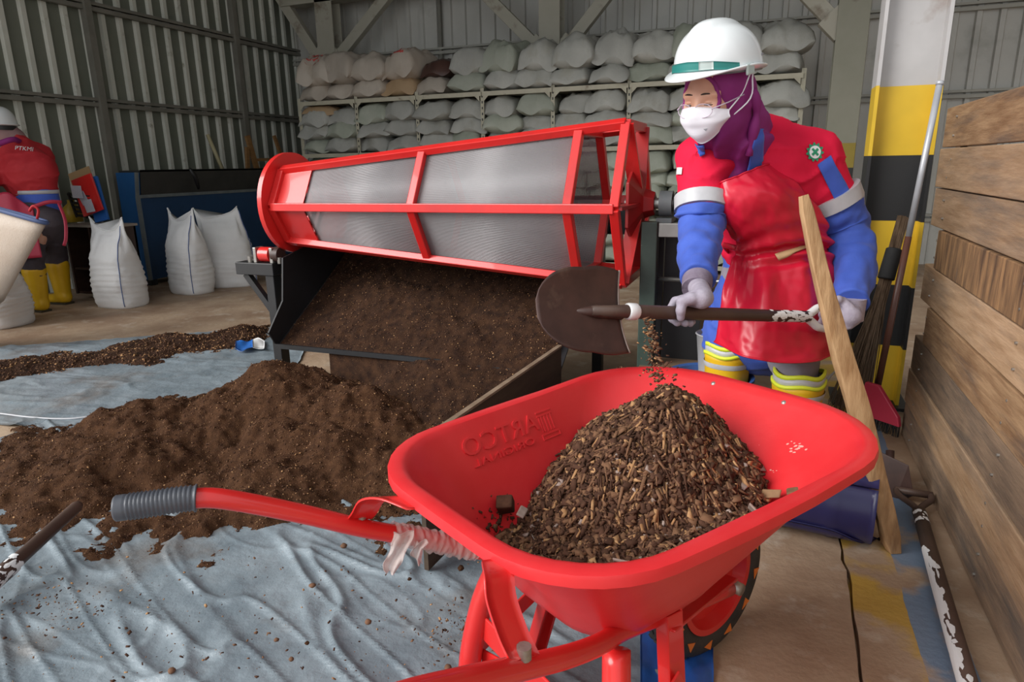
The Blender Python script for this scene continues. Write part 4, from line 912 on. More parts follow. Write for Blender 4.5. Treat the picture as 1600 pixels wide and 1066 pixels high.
# frame
def handle(s):
    P=[(-.380,.335,.612),(-.33,.312,.613),(-.275,.290,.612),(-.225,.274,.598),(-.12,.25,.545),(-.02,.225,.49),(.08,.205,.44),(.18,.175,.39),(.28,.14,.345),(.50,.10,.26),(.70,.075,.20)]
    P=spl(np.array([bw(u,s*v,z) for u,v,z in P]),44)
    k=13
    h=MB().tube(P[3:],.0165,16).build('handle','red',bar,True)
    m=MB();G=P[0:10];n=len(G);st=np.linspace(0,1,60);Q=spl(G,60);r=[.0205+(.0012 if (i%3==0 and 9<i<57) else -.0009 if 9<i<57 else 0) for i in range(60)];r[0]=.014;r[1]=.019;r[58]=.0225;r[59]=.0225
    # rounded end, ribbed sleeve
    Q[0]=Q[1]-(Q[2]-Q[1])*.6
    m.tube(Q,r,20);m.build('grip','grip',h,True)
    # strap between rim and handle
    a=bw(.03,s*.19,ZRM-.012);b=bw(-.045,s*.20,.53)
    P3=spl(np.array([bw(.012,s*.10+.030,ZRM-.014),bw(-.008,s*.145+.018,ZRM-.012),bw(-.018,s*.18,.566),bw(-.022,s*.210,.530),bw(-.022,s*.232,.509)]),18)
    rows=[]
    for w in (-.024,-.012,0,.012,.024): rows.append(P3+BU*w*1.0+V3(0,0,-.3*w))
    v,f=shell(np.array(rows),.004);link('strap','x' and v,f,'red',bar,True)
    m=MB();q=bw(-.02,s*.230,.520);m.cyl(q-V3(0,0,.012),q+V3(0,0,.006),.010,n=10);m.build('bolt','bolt',bar,'auto')
for s in (-1,1): handle(s)
# extra rear strap on near side, cross braces, legs
def strip(a,b,w,th,up,name,mat='red',bev=.003): return MB().bar(a,b,w,th,up).build(name,mat,bar,bevel=bev)
for s in (-1,1):
    # leg channel: from tray floor down to foot, plus slanted tube
    top=bw(.40,s*.150,.325);ft=bw(.36,s*.215,.015)
    m=MB();ax=frame(nrm(top-ft),BU)
    m.bar(ft,top,.045,.006,BV);m.bar(ft+BU*.02+BV*s*-.012,top+BU*.02+BV*s*-.012,.006,.026,BV);m.bar(ft-BU*.02+BV*s*-.012,top-BU*.02+BV*s*-.012,.006,.026,BV);m.build('leg','red',bar,bevel=.002)
    m=MB();P=spl(np.array([bw(.235,s*.16,.34),bw(.21,s*.185,.25),bw(.19,s*.205,.12),bw(.185,s*.21,.02)]),14);m.tube(P,[.024]*14,14,flat=1);m.build('rear_leg','red',bar,True)
    strip(bw(.185,s*.212,.028),bw(.37,s*.218,.028),.05,.012,(0,0,1),'foot_bar')
    strip(bw(.19,s*.205,.12),bw(.385,s*.185,.22),.04,.006,BV,'leg_brace')
    strip(bw(.38,s*.15,.302),bw(.72,s*.065,.215),.035,.006,(0,0,1),'wheel_stay')
    m=MB();q=bw(.715,s*.075,.20);m.cyl(q-BV*s*.02,q+BV*s*.022,.014,n=12);m.build('axle_nut','bolt',bar,True)
strip(bw(.205,-.20,.20),bw(.205,.20,.15),.06,.006,BU,'cross_brace');strip(bw(.215,.20,.20),bw(.215,-.20,.10),.05,.006,BU,'cross_brace')
strip(bw(.27,-.14,.327),bw(.27,.14,.327),.04,.012,(0,0,1),'tray_bearer');strip(bw(.47,-.15,.327),bw(.47,.15,.327),.04,.010,(0,0,1),'tray_bearer')
'''# to right handle (near the viewer)
m=MB();Q=spl(np.array([PZ(768,893,.565),PZ(800,910,.57),PZ(820,950,.52),PZ(828,990,.47),PZ(840,1012,.45)]),14)
rows=[Q+BU*w+V3(0,0,0) for w in (-.016,-.006,.006,.016)];v,f=shell(np.array(rows),.005)
'''
# wheel
wc=bw(.715,0,.185);m=MB();n=48;a=np.arange(n)*2*math.pi/n
def wring(r,o): return wc+np.outer(np.cos(a)*r,BU)+np.outer(np.sin(a)*r,V3(0,0,1))+BV*o
prof=[(.115,-.034),(.140,-.043),(.165,-.042),(.180,-.030),(.185,-.012),(.185,.012),(.180,.030),(.165,.042),(.140,.043),(.115,.034)]
wh=m.loft([wring(r,o) for r,o in prof],True,False,True).build('tyre','rubber',bar,True)
m=MB()
for k in range(36):
    q=a[0]+2*math.pi*k/36;d=BU*math.cos(q)+V3(0,0,1)*math.sin(q);tt=np.cross(d,BV)
    for s in (-1,1): m.box(wc+d*.1845+BV*s*.016+tt*s*.004,(.014,.020,.006),(tt,BV,d))
m.build('tread','rubber',wh)
rm=MB().loft([wring(r,o) for r,o in ((.117,-.034),(.124,-.038),(.124,-.041),(.110,-.040),(.100,-.012),(.030,-.010),(.028,-.03),(.016,-.03),(.016,.03),(.028,.03),(.030,.010),(.100,.012),(.110,.040),(.124,.041),(.124,.038),(.117,.034))],True,False,True).build('rim','red',bar,'auto')
for k in range(12):
    for s in (-1,1):
        q=2*math.pi*k/12+.3;d=BU*math.cos(q)+V3(0,0,1)*math.sin(q);tt=np.cross(d,BV)
        p=wc+d*.150+BV*s*.0432;MB().prism([p-tt*.013-d*.011,p-tt*.013+d*.013,p+tt*.015+d*.0],BV*s*.0012).build('tyre_mark','orange',wh)
# stretch film wound around left handle at the tray
u_=np.linspace(.03,.19,34);Pf=[]
HL=np.array([bw(u,-np.interp(u,[-.02,.08,.18,.28],[.225,.205,.175,.14]),np.interp(u,[-.02,.08,.18,.28],[.49,.44,.39,.345])) for u in u_])
HL=spl(HL,60);m=MB();rg_f=[];px=None
for i in range(60):
    x,y,z=frame(HL[min(i+1,59)]-HL[max(i-1,0)],px);px=x;a_f=np.arange(24)*2*math.pi/24
    rr=.0185+.0035*vn(np.stack([np.cos(a_f)*2,np.sin(a_f)*2,np.full(24,i*.9)],-1),3)+.003*np.abs(vn(np.stack([np.cos(a_f)*1.2+i*.35,np.sin(a_f)*1.2,np.full(24,i*.25)],-1),8))+.0015
    rg_f.append(HL[i]+rr[:,None]*(np.cos(a_f)[:,None]*x+np.sin(a_f)[:,None]*y))
m.loft(rg_f,True,False);fl=m.build('film_wrap','film',bar,True)
def drip(px,py,z,L,w,seed):
    p=PZ(px,py,z);rows=[]
    for i in range(8):
        q=i/7;c=p+V3(0,0,-L*q)+r0*(.006*math.sin(4*q+seed)-.012*q);ww=w*(1-.55*q**2)*(1+.2*math.sin(q*9+seed))
        rows.append([c+r0*ww*(k/4-.5)+f0*.008*math.sin(k*1.9+q*5+seed) for k in range(5)])
    v,f=shell(surf(np.array(rows),20,12),.0012);link('film_tail',v,f,'film',bar,True)
drip(622,832,.475,.085,.040,1);drip(660,845,.45,.05,.022,3);drip(785,905,.50,.07,.014,5)
# load: wood-chip compost
def innerz(U,Vv):
    ts=np.linspace(0,1,30);A0=np.linspace(-math.pi,math.pi,361);T=[];ZZ=[]
    for t in ts:
        P,z=wallring(t);d=P-np.array([.40,0]);a=np.arctan2(d[:,1],d[:,0]);o=np.argsort(a);T.append(np.interp(A0,a[o],np.hypot(d[:,0],d[:,1])[o],period=2*math.pi));ZZ.append(np.mean(z))
    T=np.array(T);a=np.arctan2(Vv,U-.40);r=np.hypot(U-.40,Vv);out=np.full(U.shape,ZBT)
    k=((a+math.pi)/(2*math.pi)*360).round().astype(int)
    for i in range(len(ts)-1):
        ra,rb=T[i][k],T[i+1][k];m=(r<=ra)&(r>rb);q=(ra-r)/(ra-rb+1e-9);out=np.where(m,ZZ[i]+(ZZ[i+1]-ZZ[i])*q,out)
    return np.where(r>T[0][k],9,out)
nu,nv=190,150;U,Vv=np.meshgrid(np.linspace(.02,.90,nu),np.linspace(-.36,.36,nv),indexing='ij')
def loadz(U,Vv):
    r=np.sqrt(((U-.60)/.33)**2+((Vv+.05)/.30)**2);z=.40+.26*np.clip(1-r,0,1)**.9
    z=np.maximum(z,.450-.13*np.clip(.42-U,0,1)-.10*np.clip(U-.5,0,1)+.20*np.clip(Vv-.02,-.10,.3))
    z=z+.018*fbm2(U,Vv,9,4,3)+.009*fbm2(U,Vv,30,3,5)+.005*fbm2(U,Vv,80,2,7);return z
Zl=loadz(U,Vv);W_=innerz(U,Vv);G=bw(U,Vv,Zl).reshape(-1,3);q=grid(nu,nv);ok=(Zl>W_-.003).reshape(-1)[q].all(1);q=q[ok];us=np.unique(q);rm_=-np.ones(nu*nv,int);rm_[us]=np.arange(len(us))
lo_=link('compost_load',G[us],rm_[q],'chip_a',None,True,org=bw(.45,0,.4));tag(lo_,'heap of coarse dark wood-chip compost inside the red wheelbarrow tray','compost',stuff=True)
ix=RNG.choice(us,21000);N=gnorm(bw(U,Vv,Zl)).reshape(-1,3);N=N*np.sign(N[:,2:3]);ix=ix[(Zl>W_+.013).reshape(-1)[ix]];P=G[ix]+RNG.normal(0,.002,(len(ix),3))+N[ix]*.002
chips(P,N[ix],(.003,.022),('chip_a','chip_c','chip_b','chip_d'),(.58,.33,.07,.02),21,'wood_chips',lo_,flat=.22)
# long bark strips sliding down the heap face
ix=RNG.choice(us,900);sel=[i for i in ix if Zl.reshape(-1)[i]>.46 and (U.reshape(-1)[i]<.72) and (Zl-W_).reshape(-1)[i]>.03]
P=G[sel]+N[sel]*.006;dn=np.stack([-N[sel][:,2]*N[sel][:,0],-N[sel][:,2]*N[sel][:,1],1-N[sel][:,2]**2],1);dn=-dn/np.linalg.norm(dn,axis=1)[:,None]
n=len(sel);L=RNG.uniform(.02,.05,n)[:,None];w=RNG.uniform(.003,.007,n)[:,None];nn_=N[sel];sd=np.cross(nn_,dn);th=.0016
v=np.stack([P-dn*L/2-sd*w/2,P+dn*L/2-sd*w*.3,P+dn*L/2+sd*w*.3,P-dn*L/2+sd*w/2],1);v=np.concatenate([v-nn_[:,None]*th,v+nn_[:,None]*th],1)
B=np.array([(3,2,1,0),(4,5,6,7),(0,1,5,4),(1,2,6,5),(2,3,7,6),(3,0,4,7)]);f=(B[None]+8*np.arange(n)[:,None,None]).reshape(-1,4)
link('bark_strips',v.reshape(-1,3),f,['chip_c','chip_a','chip_b'],lo_,mi=np.repeat(RNG.choice(3,n,p=(.45,.4,.15)),6),stuff=True)
rgl=np.random.default_rng(77);P=[];NN=[]
for k in range(260):
    d_=nrm(ray(rgl.normal(775,26),rgl.normal(850,26)));h=BT.ray_cast(Vector(CAM),Vector(d_),3)
    if h[0] is None: continue
    q=np.array(h[0]);n=np.array(h[1]);n=n*np.sign(-(n@d_))
    if n@BU<-.2 or q[2]>ZRM-.05: continue
    P.append(q+n*.002);NN.append(n)
if P: chips(np.array(P),np.array(NN),(.003,.014),('chip_a','chip_c'),(.85,.15),5,'loose_crumbs',lo_)
def lump(px,py,z,s,mat,name,label,cat,seed):
    p=PZ(px,py,z);rg=np.random.default_rng(seed);ax=frame(nrm(rg.normal(0,1,3)));v=np.array([(-1,-1,-1),(1,-1,-1),(1,1,-1),(-1,1,-1),(-1,-1,1),(1,-1,1),(1,1,1),(-1,1,1)])*.5*np.array(s)*(1+.3*rg.random((8,3)))
    o=MB().add(p+v@np.array(ax),[(3,2,1,0),(4,5,6,7),(0,1,5,4),(1,2,6,5),(2,3,7,6),(3,0,4,7)]).build(name,mat,None,bevel=.004);return tag(o,label,cat)
lump(790,788,.452,(.03,.028,.026),'chip_a','compost_clod','dark block-shaped clod at the left edge of the load in the tray','clod',2)
lump(1243,768,.50,(.03,.02,.008),'chip_c','bark_flake','dark bark flake lying against the right rim of the tray','bark',4)
lump(1205,772,.492,(.032,.016,.004),'tanflake','bark_flake','pale tan bark flake on the load near the right rim','bark',6)
lump(1180,800,.49,(.03,.028,.004),'chip_d','leaf_flake','pale dry leaf curl on the load near the right rim','leaf',8)
lump(816,800,.452,(.014,.024,.004),'chip_d','leaf_flake','small pale leaf scrap beside the dark clod in the tray','leaf',9)
lump(975,880,.47,(.032,.02,.004),'chip_d','leaf_flake','pale leaf scrap near the front rim of the tray','leaf',11)
# falling crumbs between shovel and load
rg=np.random.default_rng(9);a=PD(1012,500,1.62);b=bw(.60,-.06,.66);P=[]
for i in range(240):
    s=rg.random();P.append(a+(b-a)*s+rg.normal(0,.006+.012*s,3)*V3(1,1,.6))
P=np.array(P);o=chips(P,np.tile((0,0,1.),(len(P),1)),(.004,.013),('chip_a','chip_c','chip_b'),(.35,.45,.2),9,'falling_compost',org=V3(*a));tag(o,'compost crumbs falling from the shovel into the wheelbarrow','crumbs',stuff=True)
# ---------------------------------------------------------------- right side tools
# timber stake
a=PZ(1396,862,.0);b=PD(1254,306,1.86);b=a+(b-a)*1.0;ax=frame(nrm(b-a),r0);R=[];n=9
rg=np.random.default_rng(2)
for i in range(26):
    q=i/25;w=np.interp(q,[0,.03,.4,.75,.97,1],[.036,.05,.058,.046,.034,.022]);d=.03*np.interp(q,[0,.5,1],[1,1,.7]);c=a+(b-a)*q+ax[0]*.006*math.sin(7*q)+ax[1]*.004*math.sin(9*q)
    e=1+.10*vn(np.array([[q*9,k,0.] for k in range(8)]),4)
    sh=np.array([(-1,-.75),(-.8,-1),(.8,-1),(1,-.75),(1,.75),(.8,1),(-.8,1),(-1,.75)])*np.array([w/2,d/2])*e[:,None]
    R.append(c+sh[:,0:1]*ax[0]+sh[:,1:2]*ax[1])
R[0]=R[0]; R=np.array(R); R[0][:,2]=.002
o=MB().loft(list(R)).build('timber_stake','stake',None,'auto');tag(o,'rough timber stake leaning upright between worker and wheelbarrow','stake')
# stick broom
def PCol(x,y,Y): return PY(x,y,Y)
top=PY(1412,338,3.28);bot=PY(1318,640,2.90);bot=PZ(1322,655,.02)
t=thing('stick_broom',bot*V3(1,1,0),'palm-rib stick broom with black binding standing against the column','broom')
d=nrm(bot-top);L=np.linalg.norm(bot-top);ax=frame(d,r0);V=[];rg=np.random.default_rng(3);m=MB()
for i in range(150):
    an=rg.random()*6.28;q=math.sqrt(rg.random());o0=q*.024;o1=q*.028;o2=q*(.06+.05*rg.random());e=ax[0]*math.cos(an)+ax[1]*math.sin(an)*.7
    l2=L*(.93+.07*rg.random());p2=top+d*l2+e*o2;p2[2]=max(p2[2],.004)
    m.tube([top+e*o0+d*.01*rg.random(),top+d*.17*L+e*o0,top+d*.42*L+e*o1,p2],[.0026,.0026,.0024,.0016],3)
m.build('bristles','lidi',t,stuff=True)
m=MB();m.tube([top+d*L*x for x in (.155,.16,.30,.305)],[.026,.032,.034,.030],14);m.build('binding','blackcloth',t,'auto')
# push broom
a=PY(1468,133,3.25);b=PZ(1362,652,.03)+V3(0,0,.02);d=b-a;k_=.42
k_=.44
t=thing('push_broom',b*V3(1,1,0),'push broom with grey and brown pole and pink head leaning by the column','broom')
MB().cyl(a+d*.0,a+d*k_,.0125,n=14).build('upper_pole','greypole',t,True,'grey metal upper pole');MB().cyl(a+d*k_,a+d*.95,.0135,n=14).build('lower_pole','broomstick',t,True,'brown lower pole')
m=MB();m.cyl(a-nrm(d)*.015,a,.015,n=12);m.build('end_cap','greypole',t,True)
p=PZ(1372,640,.09);e=nrm((.75,-.66,0));m=MB();G=[]
m.prism([p-e*.06+V3(0,0,.11),p+e*.0+V3(0,0,.11),p+e*.10+V3(0,0,.0),p+e*.11+V3(0,0,-.04),p-e*.09+V3(0,0,-.04)],np.cross(e,(0,0,1))*.02);m.build('broom_head','pinkbrush',t,bevel=.004)
m=MB()
for i in range(60): q=p+e*(-.085+.19*(i%30)/29)+np.cross(e,(0,0,1))*(.006+.009*(i//30));m.tube([q+V3(0,0,-.04),q*V3(1,1,0)+e*.006*rg.normal()+V3(0,0,.003)],[.002,.0012],4)
m.build('bristles','blackcloth',t,stuff=True)
m=MB()
for k in range(4): q=p+e*(.015+.02*k)+V3(0,0,.055-.022*k)-np.cross(e,(0,0,1))*.001;m.cyl(q,q+np.cross(e,(0,0,1))*.0012,.006,n=10)
m.build('head_holes','black',t)
# navy half barrel lying on its side
c0_=PZ(1225,835,0);c1_=PZ(1372,892,0);axd=nrm(PZ(1205,815,0)-PZ(1330,895,0));cb=PZ(1310,850,0)
t=thing('half_barrel',cb,'navy plastic barrel cut open lying on the floor behind the wheelbarrow','barrel')
Xd=nrm(PZ(1385,885,0)-PZ(1232,850,0));Yd=V3(-Xd[1],Xd[0],0);rb=.115;cc=PZ(1285,862,0)+Yd*(rb*.85+.05)+V3(0,0,rb)
rows=[]
for i,s in enumerate(np.linspace(-.24,.125,20)):
    rr_=rb*(1+.03*math.cos((s+.02)*9))-(.012 if i in (0,) else 0)+(.004 if i in (6,13) else 0)
    rows.append([cc+Xd*s+rr_*(Yd*math.cos(g)+V3(0,0,1)*math.sin(g)) for g in np.linspace(-3.9,2.35,44)])
v,f=shell(np.array(rows),.006);link('barrel_shell','a' and v,f,'navy',t,True)
rows=[[cc+Xd*-.218+r*(Yd*math.cos(g)+V3(0,0,1)*math.sin(g)) for g in np.linspace(0,6.283,40)] for r in (.004,.05,.10,.112)]
v,f=shell(np.array(rows),.006);link('barrel_end',v,f,'navy',t)
# cut flap
rows=[]
for i,s in enumerate(np.linspace(-.22,.15,16)):
    rows.append([cc+V3(0,0,-rb)-Yd*(.10+.02)+Xd*s+(rb*.92)*(-Yd*math.sin(g)*.95+V3(0,0,1)*(1-math.cos(g))*.55)*1.0+V3(0,0,.006)+Yd*.10 for g in np.linspace(-.1,1.5*(1-.75*max(0,(s-.0)/.12)**2),14)])
v,f=shell(np.array(rows),.006);link('cut_flap',v,f,'navy',t,True)
# second shovel lying at plank wall: blade, Y grip, peeling shaft
A=PZ(1436,800,.04);Bp=PZ(1512,1066,.045);d=nrm(Bp-A);Bq=A+d*1.15
t=thing('shovel',(A+Bp)/2*V3(1,1,0),'shovel with peeling white paint lying along the plank wall','shovel')
sh=MB().cyl(A,Bq,.020,n=18).build('shaft','peel2',t,True)
def flakes(nm,mat,A,B,r,n,parent,rg,arc,side,l=(.006,.03)):
    d=nrm(B-A);L=np.linalg.norm(B-A);x,y,z=frame(d,side);m=MB()
    for i in range(n):
        s=rg.uniform(0,L);ll=rg.uniform(*l);g0=rg.normal(arc[0],arc[1]);gw=rg.uniform(.15,.55);k=9;P=[];e=rg.uniform(.6,1,(2*k))
        cen=[A+d*s+ (r+.0009)*(x*math.cos(g0)+y*math.sin(g0))];pts=[]
        for j in range(k):
            an=2*math.pi*j/k;gg=g0+gw*math.cos(an)*e[j];ss=s+ll*math.sin(an)*e[j];pts.append(A+d*min(max(ss,0),L)+(r+.0007)*(x*math.cos(gg)+y*math.sin(gg)))
        m.add(np.array(cen+pts),[(0,1+j,1+(j+1)%k) for j in range(k)])
    o=m.build(nm,mat,parent,stuff=True,fix=False);return o
rg=np.random.default_rng(12)
vis=nrm(CAM-(A+Bp)/2);lf=nrm(-r0+V3(0,0,.3))
flakes('paint_flakes','whiteprint',A+(Bp-A)*.30,Bq,.020,260,t,rg,(0,.45),lf,(.01,.045))
flakes('paint_flakes','whiteprint',A+d*.02,A+d*.09,.020,46,t,rg,(0,2),lf,(.006,.014))
g1=A-d*.13;sd=nrm(np.cross(d,(0,0,1)))
for s in (-1,1): MB().tube(spl(np.array([A,A-d*.04+sd*s*.012,A-d*.10+sd*s*.045,A-d*.14+sd*s*.05]),12),.010,10).build('grip_arm','peel2',t,True)
MB().cyl(A-d*.14-sd*.055,A-d*.14+sd*.055,.012,n=12).build('grip_bar','peel2',t,True)
# dark blade leaning behind stake
bl=PZ(1400,760,0);t3=thing('shovel_blade_upright',bl,'dark steel shovel blade standing in shadow between stake and plank wall','shovel')
t3.name='standing_shovel'
P=[PY(1372,705,2.45),PY(1420,728,2.4),PY(1428,775,2.38),PY(1395,790,2.38),PY(1368,760,2.42)]
MB().prism(P,(.0,.006,.0)).build('blade','blade',t3,bevel=.002)
q=PY(1395,715,2.45);MB().cyl(q+V3(0,.02,-.06),q+V3(.0,.06,.0),.014,n=12).build('socket','blade',t3,True)
# pole at bottom-left
A=PZ(-60,955,.06);B=PZ(124,788,.12);t=thing('tool_pole',(A+B)/2*V3(1,1,0),'dark wooden tool handle with flaking white paint at lower left','pole')
MB().tube([A,A+(B-A)*.35,A+(B-A)*.36,B-(B-A)*.03,B],[.024,.024,.020,.018,.012],16).build('shaft','peel2',t,True)
flakes('paint_flakes','whitepaint',A+(B-A)*.10,A+(B-A)*.42,.0235,46,t,np.random.default_rng(5),(0,.9),nrm(CAM-A),(.006,.02))
# pail, tub, boxes behind the worker
p=PD(1118,545,2.62)
t=thing('metal_pail',(p[0],p[1],p[2]-.10),'grey metal pail behind the worker beside the black stand','pail')
c=V3(p[0],p[1],p[2]);m=MB();aa=np.arange(28)*2*math.pi/28
def rg_(r,z): return c+np.stack([r*np.cos(aa),r*np.sin(aa),np.full(28,z)],1)
m.loft([rg_(.06,-.10),rg_(.075,.055),rg_(.08,.06),rg_(.076,.064),rg_(.07,.055),rg_(.056,-.09)]);m.build('pail_body','pail',t,'auto')
zt_=p[2]-.10
o=MB().bb((p[0]-.3,p[1]-.12,0),(p[0]+.14,p[1]+.3,zt_)).build('crate_box','brownbox',None,bevel=.004);tag(o,'low brown box under the metal pail behind the worker','box')
tb=PZ(1110,585,.33);t=thing('plastic_tub',(tb[0],tb[1],0),'blue plastic tub behind the far rim of the red tray','tub')
c=V3(tb[0]+.0,tb[1]-.02,0)
m=MB();m.loft([rg_(.11,.0),rg_(.15,.31),rg_(.162,.32),rg_(.162,.335),rg_(.148,.33),rg_(.105,.02)]);m.build('tub_body','bluetub',t,'auto')
o=MB().bb(PY(1045,560,3.3)*V3(1,1,0)+V3(-.1,0,0),PY(1130,455,3.3)+V3(.1,.3,0)).build('brown_board_box','brownbox',None,bevel=.004);o.name='wooden_crate';tag(o,'brown wooden crate in the gloom behind the sieve stand','crate')
pt=spl(np.array([PD(1288,600,2.45),PD(1300,585,2.5),PD(1318,572,2.55)]),10);o=MB().tube(pt,.005,6).build('wire_handle','greypole',None,True);tag(o,'thin grey wire sticking up beside the worker boots','wire')
# ---------------------------------------------------------------- people
from mathutils.bvhtree import BVHTree
def bvh(*objs):
    V=[];Fc=[]
    for o in objs:
        k=len(V);l=wloc(o);V+=[Vector(np.array(v.co[:])+l) for v in o.data.vertices];Fc+=[tuple(i+k for i in p.vertices) for p in o.data.polygons]
    return BVHTree.FromPolygons(V,Fc)
def onto(B,px,py,off=.003):
    d=nrm(ray(px,py));h=B.ray_cast(Vector(CAM),Vector(d),12)
    if h[0] is None: return None,None
    n=np.array(h[1]);n=n*np.sign(-(n@d));return np.array(h[0])+n*off,n
def patch(B,quad,nu,nv,off,th,name,mat,parent,wob=0,label=None):
    Q=np.array(quad,float);G=np.zeros((nu,nv,3));last=None
    for i in range(nu):
        for j in range(nv):
            u,v=i/(nu-1),j/(nv-1);p=(Q[0]*(1-u)+Q[1]*u)*(1-v)+(Q[3]*(1-u)+Q[2]*u)*v
            h,_=onto(B,p[0],p[1],off); 
            if h is None: h=last if last is not None else PD(p[0],p[1],2.1)
            G[i,j]=h;last=h
    G2=G.copy();G2[1:-1]=(G[:-2]+2*G[1:-1]+G[2:])/4;v,f=shell(G2,th);v[nu*nv:]=v[nu*nv:]
    # make sure thickness goes inward
    return link(name,v,f,mat,parent,True,label,fix=True)
def text_on(B,txt,px,py,hpx,name,mat,parent,ang=0,wd=1):
    v,f=text_mesh(txt,1,0);o=[];c,s=math.cos(ang),math.sin(ang);ok=True
    for q in v:
        x,y=q[0]*hpx*wd,-q[1]*hpx; h,_=onto(B,px+x*c-y*s,py+x*s+y*c,.004)
        if h is None: h=PD(px,py,5.2)
        o.append(h)
    return link(name,np.array(o),f,mat,parent)
def ringband(P,w,name,mat,parent,n=24,th=.003,lab=None,flat=1):
    return None
def grip_hand(name,c,a,e1,r,wrist,mat,parent,fr=.0115,thumb=True,flip=1):
    a=nrm(a);e1=nrm(e1-a*(e1@a));e2=np.cross(a,e1)*flip
    P=lambda th,off,rad:c+a*off+(math.cos(th)*e1+math.sin(th)*e2)*rad
    R=r+fr*.9;pr=[]
    offs=[.036,.012,-.012,-.034];ln=[.95,1.05,1.0,.82]
    base=c+e1*(r+.020)-e2*.012
    pr.append(flatseg(base-e2*.034,base+e2*.014-e1*.002,a,.036,.017,.045,.015))
    pr.append(seg(wrist,base-e2*.036+(wrist-base)*.1,.029,.029)); pr.append(seg(base-e2*.034+a*.0,base+e2*.0,.026,.022))
    dig=[]
    for o,l in zip(offs,ln):
        th=[.42,1.25*l+.1,2.15*l+.1,3.05*l+.05];k=[P(th[0],o,R+.006),P(th[1],o*.97,R+.003),P(th[2],o*.93,R),P(th[3],o*.9,R-.001)]
        dig+= [[seg(k[0],k[1],fr*1.05,fr),seg(k[1],k[2],fr,fr*.95),seg(k[2],k[3],fr*.95,fr*.85)]]
    t0=base-e2*.028+a*.030;k=[t0,P(-.75,.050,R+.012),P(-1.35,.056,R+.003),P(-2.0,.050,R)]
    dig.append([seg(k[0],k[1],.017,.014),seg(k[1],k[2],.0135,.012),seg(k[2],k[3],.012,.0105)])
    prims=pr+[s for d in dig for s in d]
    return blob(name,prims,mat,parent,.0042,.006)
# ================= main worker
def P_(x,y,d): return PD(x,y,d)
zup=V3(0,0,1)
shL=P_(1098,250,2.16);shR=P_(1268,248,2.24);elL=P_(1096,352,2.12);wrL=P_(1090,440,1.93);elR=P_(1322,362,2.30);wrR=P_(1330,478,2.10)
hipC=P_(1212,415,2.46);chest=P_(1188,285,2.26);neck=P_(1170,215,2.22)
footL=P_(1137,560,2.52)*V3(1,1,0);footR=P_(1246,612,2.27)*V3(1,1,0)
kneeL=(footL+V3(0,0,.46)+f0*.04);kneeR=footR+V3(0,0,.46)+f0*.05
hL=hipC-r0*.085+V3(0,0,-.04);hR=hipC+r0*.085+V3(0,0,-.04)
wk=thing('person',((footL+footR)/2),'person bending forward in white hard hat, plum scarf and crimson apron, holding a shovel','person')
Hc=P_(1119,147,1.98);hf=nrm(-.74*r0-.62*f0-.22*zup);hl=nrm(np.cross(zup+.06*r0,hf));hu=np.cross(hf,hl);HA=(hf,hl,hu)
EZ=-.015
def hd(x,y,z): return Hc+hf*x+hl*y+hu*z
def he_(x,y,z): return hd(x,y,z+EZ)
skin=[ellp(hd(-.005,0,.032),(.098,.077,.088),HA),ellp(hd(.030,0,-.040),(.068,.060,.078),HA),seg(he_(.094,0,.012),he_(.112,0,-.034),.009,.015),
      ellp(he_(.078,.032,.026),(.020,.030,.012),HA),ellp(he_(.078,-.032,.026),(.020,.030,.012),HA),ellp(hd(.06,.040,-.03),(.035,.026,.028),HA),ellp(hd(.06,-.040,-.03),(.035,.026,.028),HA),
      seg(hd(.07,0,-.095),hd(.075,0,-.085),.018,.018),seg(hd(-.01,0,-.05),neck,.052,.056),
      flatseg(hipC,chest,r0,.145,.095,.155,.10),seg(shL,shR,.06,.06),seg(chest,neck,.09,.06),
      seg(shL,elL,.045,.030),seg(elL,wrL,.030,.024),seg(shR,elR,.045,.028),seg(elR,wrR,.028,.024),
      seg(hL,kneeL,.085,.06),seg(kneeL,footL+V3(0,0,.08),.055,.038),seg(hR,kneeR,.085,.06),seg(kneeR,footR+V3(0,0,.08),.055,.038),seg(hL,hR,.1,.1)]
body=blob('body',skin,'skin',wk,.0095,.018,cut=[ellp(he_(.103,.031,.004),(.016,.017,.009),HA),ellp(he_(.103,-.031,.004),(.016,.017,.009),HA)])
for s in (1,-1):
    e=MB().ell(he_(.080,s*.031,.002),(.0118,.0118,.0118),HA,16,10).build('eye','eyewhite',body,True)
    MB().ell(he_(.0893,s*.0305,-.0035),(.0035,.0055,.0055),HA,12,8).build('iris','iris',body,True)
    for (dz,nm) in ((.0050,'upper_eyelid'),(-.0086,'lower_eyelid')):
        MB().tube([he_(.0885-.009*abs(q)**2,s*.031+q*.017,.002+dz*(1-.75*q*q)) for q in np.linspace(-1,1,9)],[.0042+.0018*(1-abs(q)) for q in np.linspace(-1,1,9)],8).build(nm,'skin',body,True)
    MB().tube([he_(.0975-.012*q*q,s*.031+q*.017,.0020*(1-.8*q*q)-.0012) for q in np.linspace(-1,1,9)],.0011,5).build('eyelash','hair',body)
    MB().tube([he_(.098-.016*((q+.6)/1.6)**2,s*(.034+q*.020),.027+.004*(1-q*q)-.002*q) for q in np.linspace(-1,1,9)],[.0012,.002,.0024,.0025,.0024,.0022,.002,.0016,.001],6).build('eyebrow','hair',body)
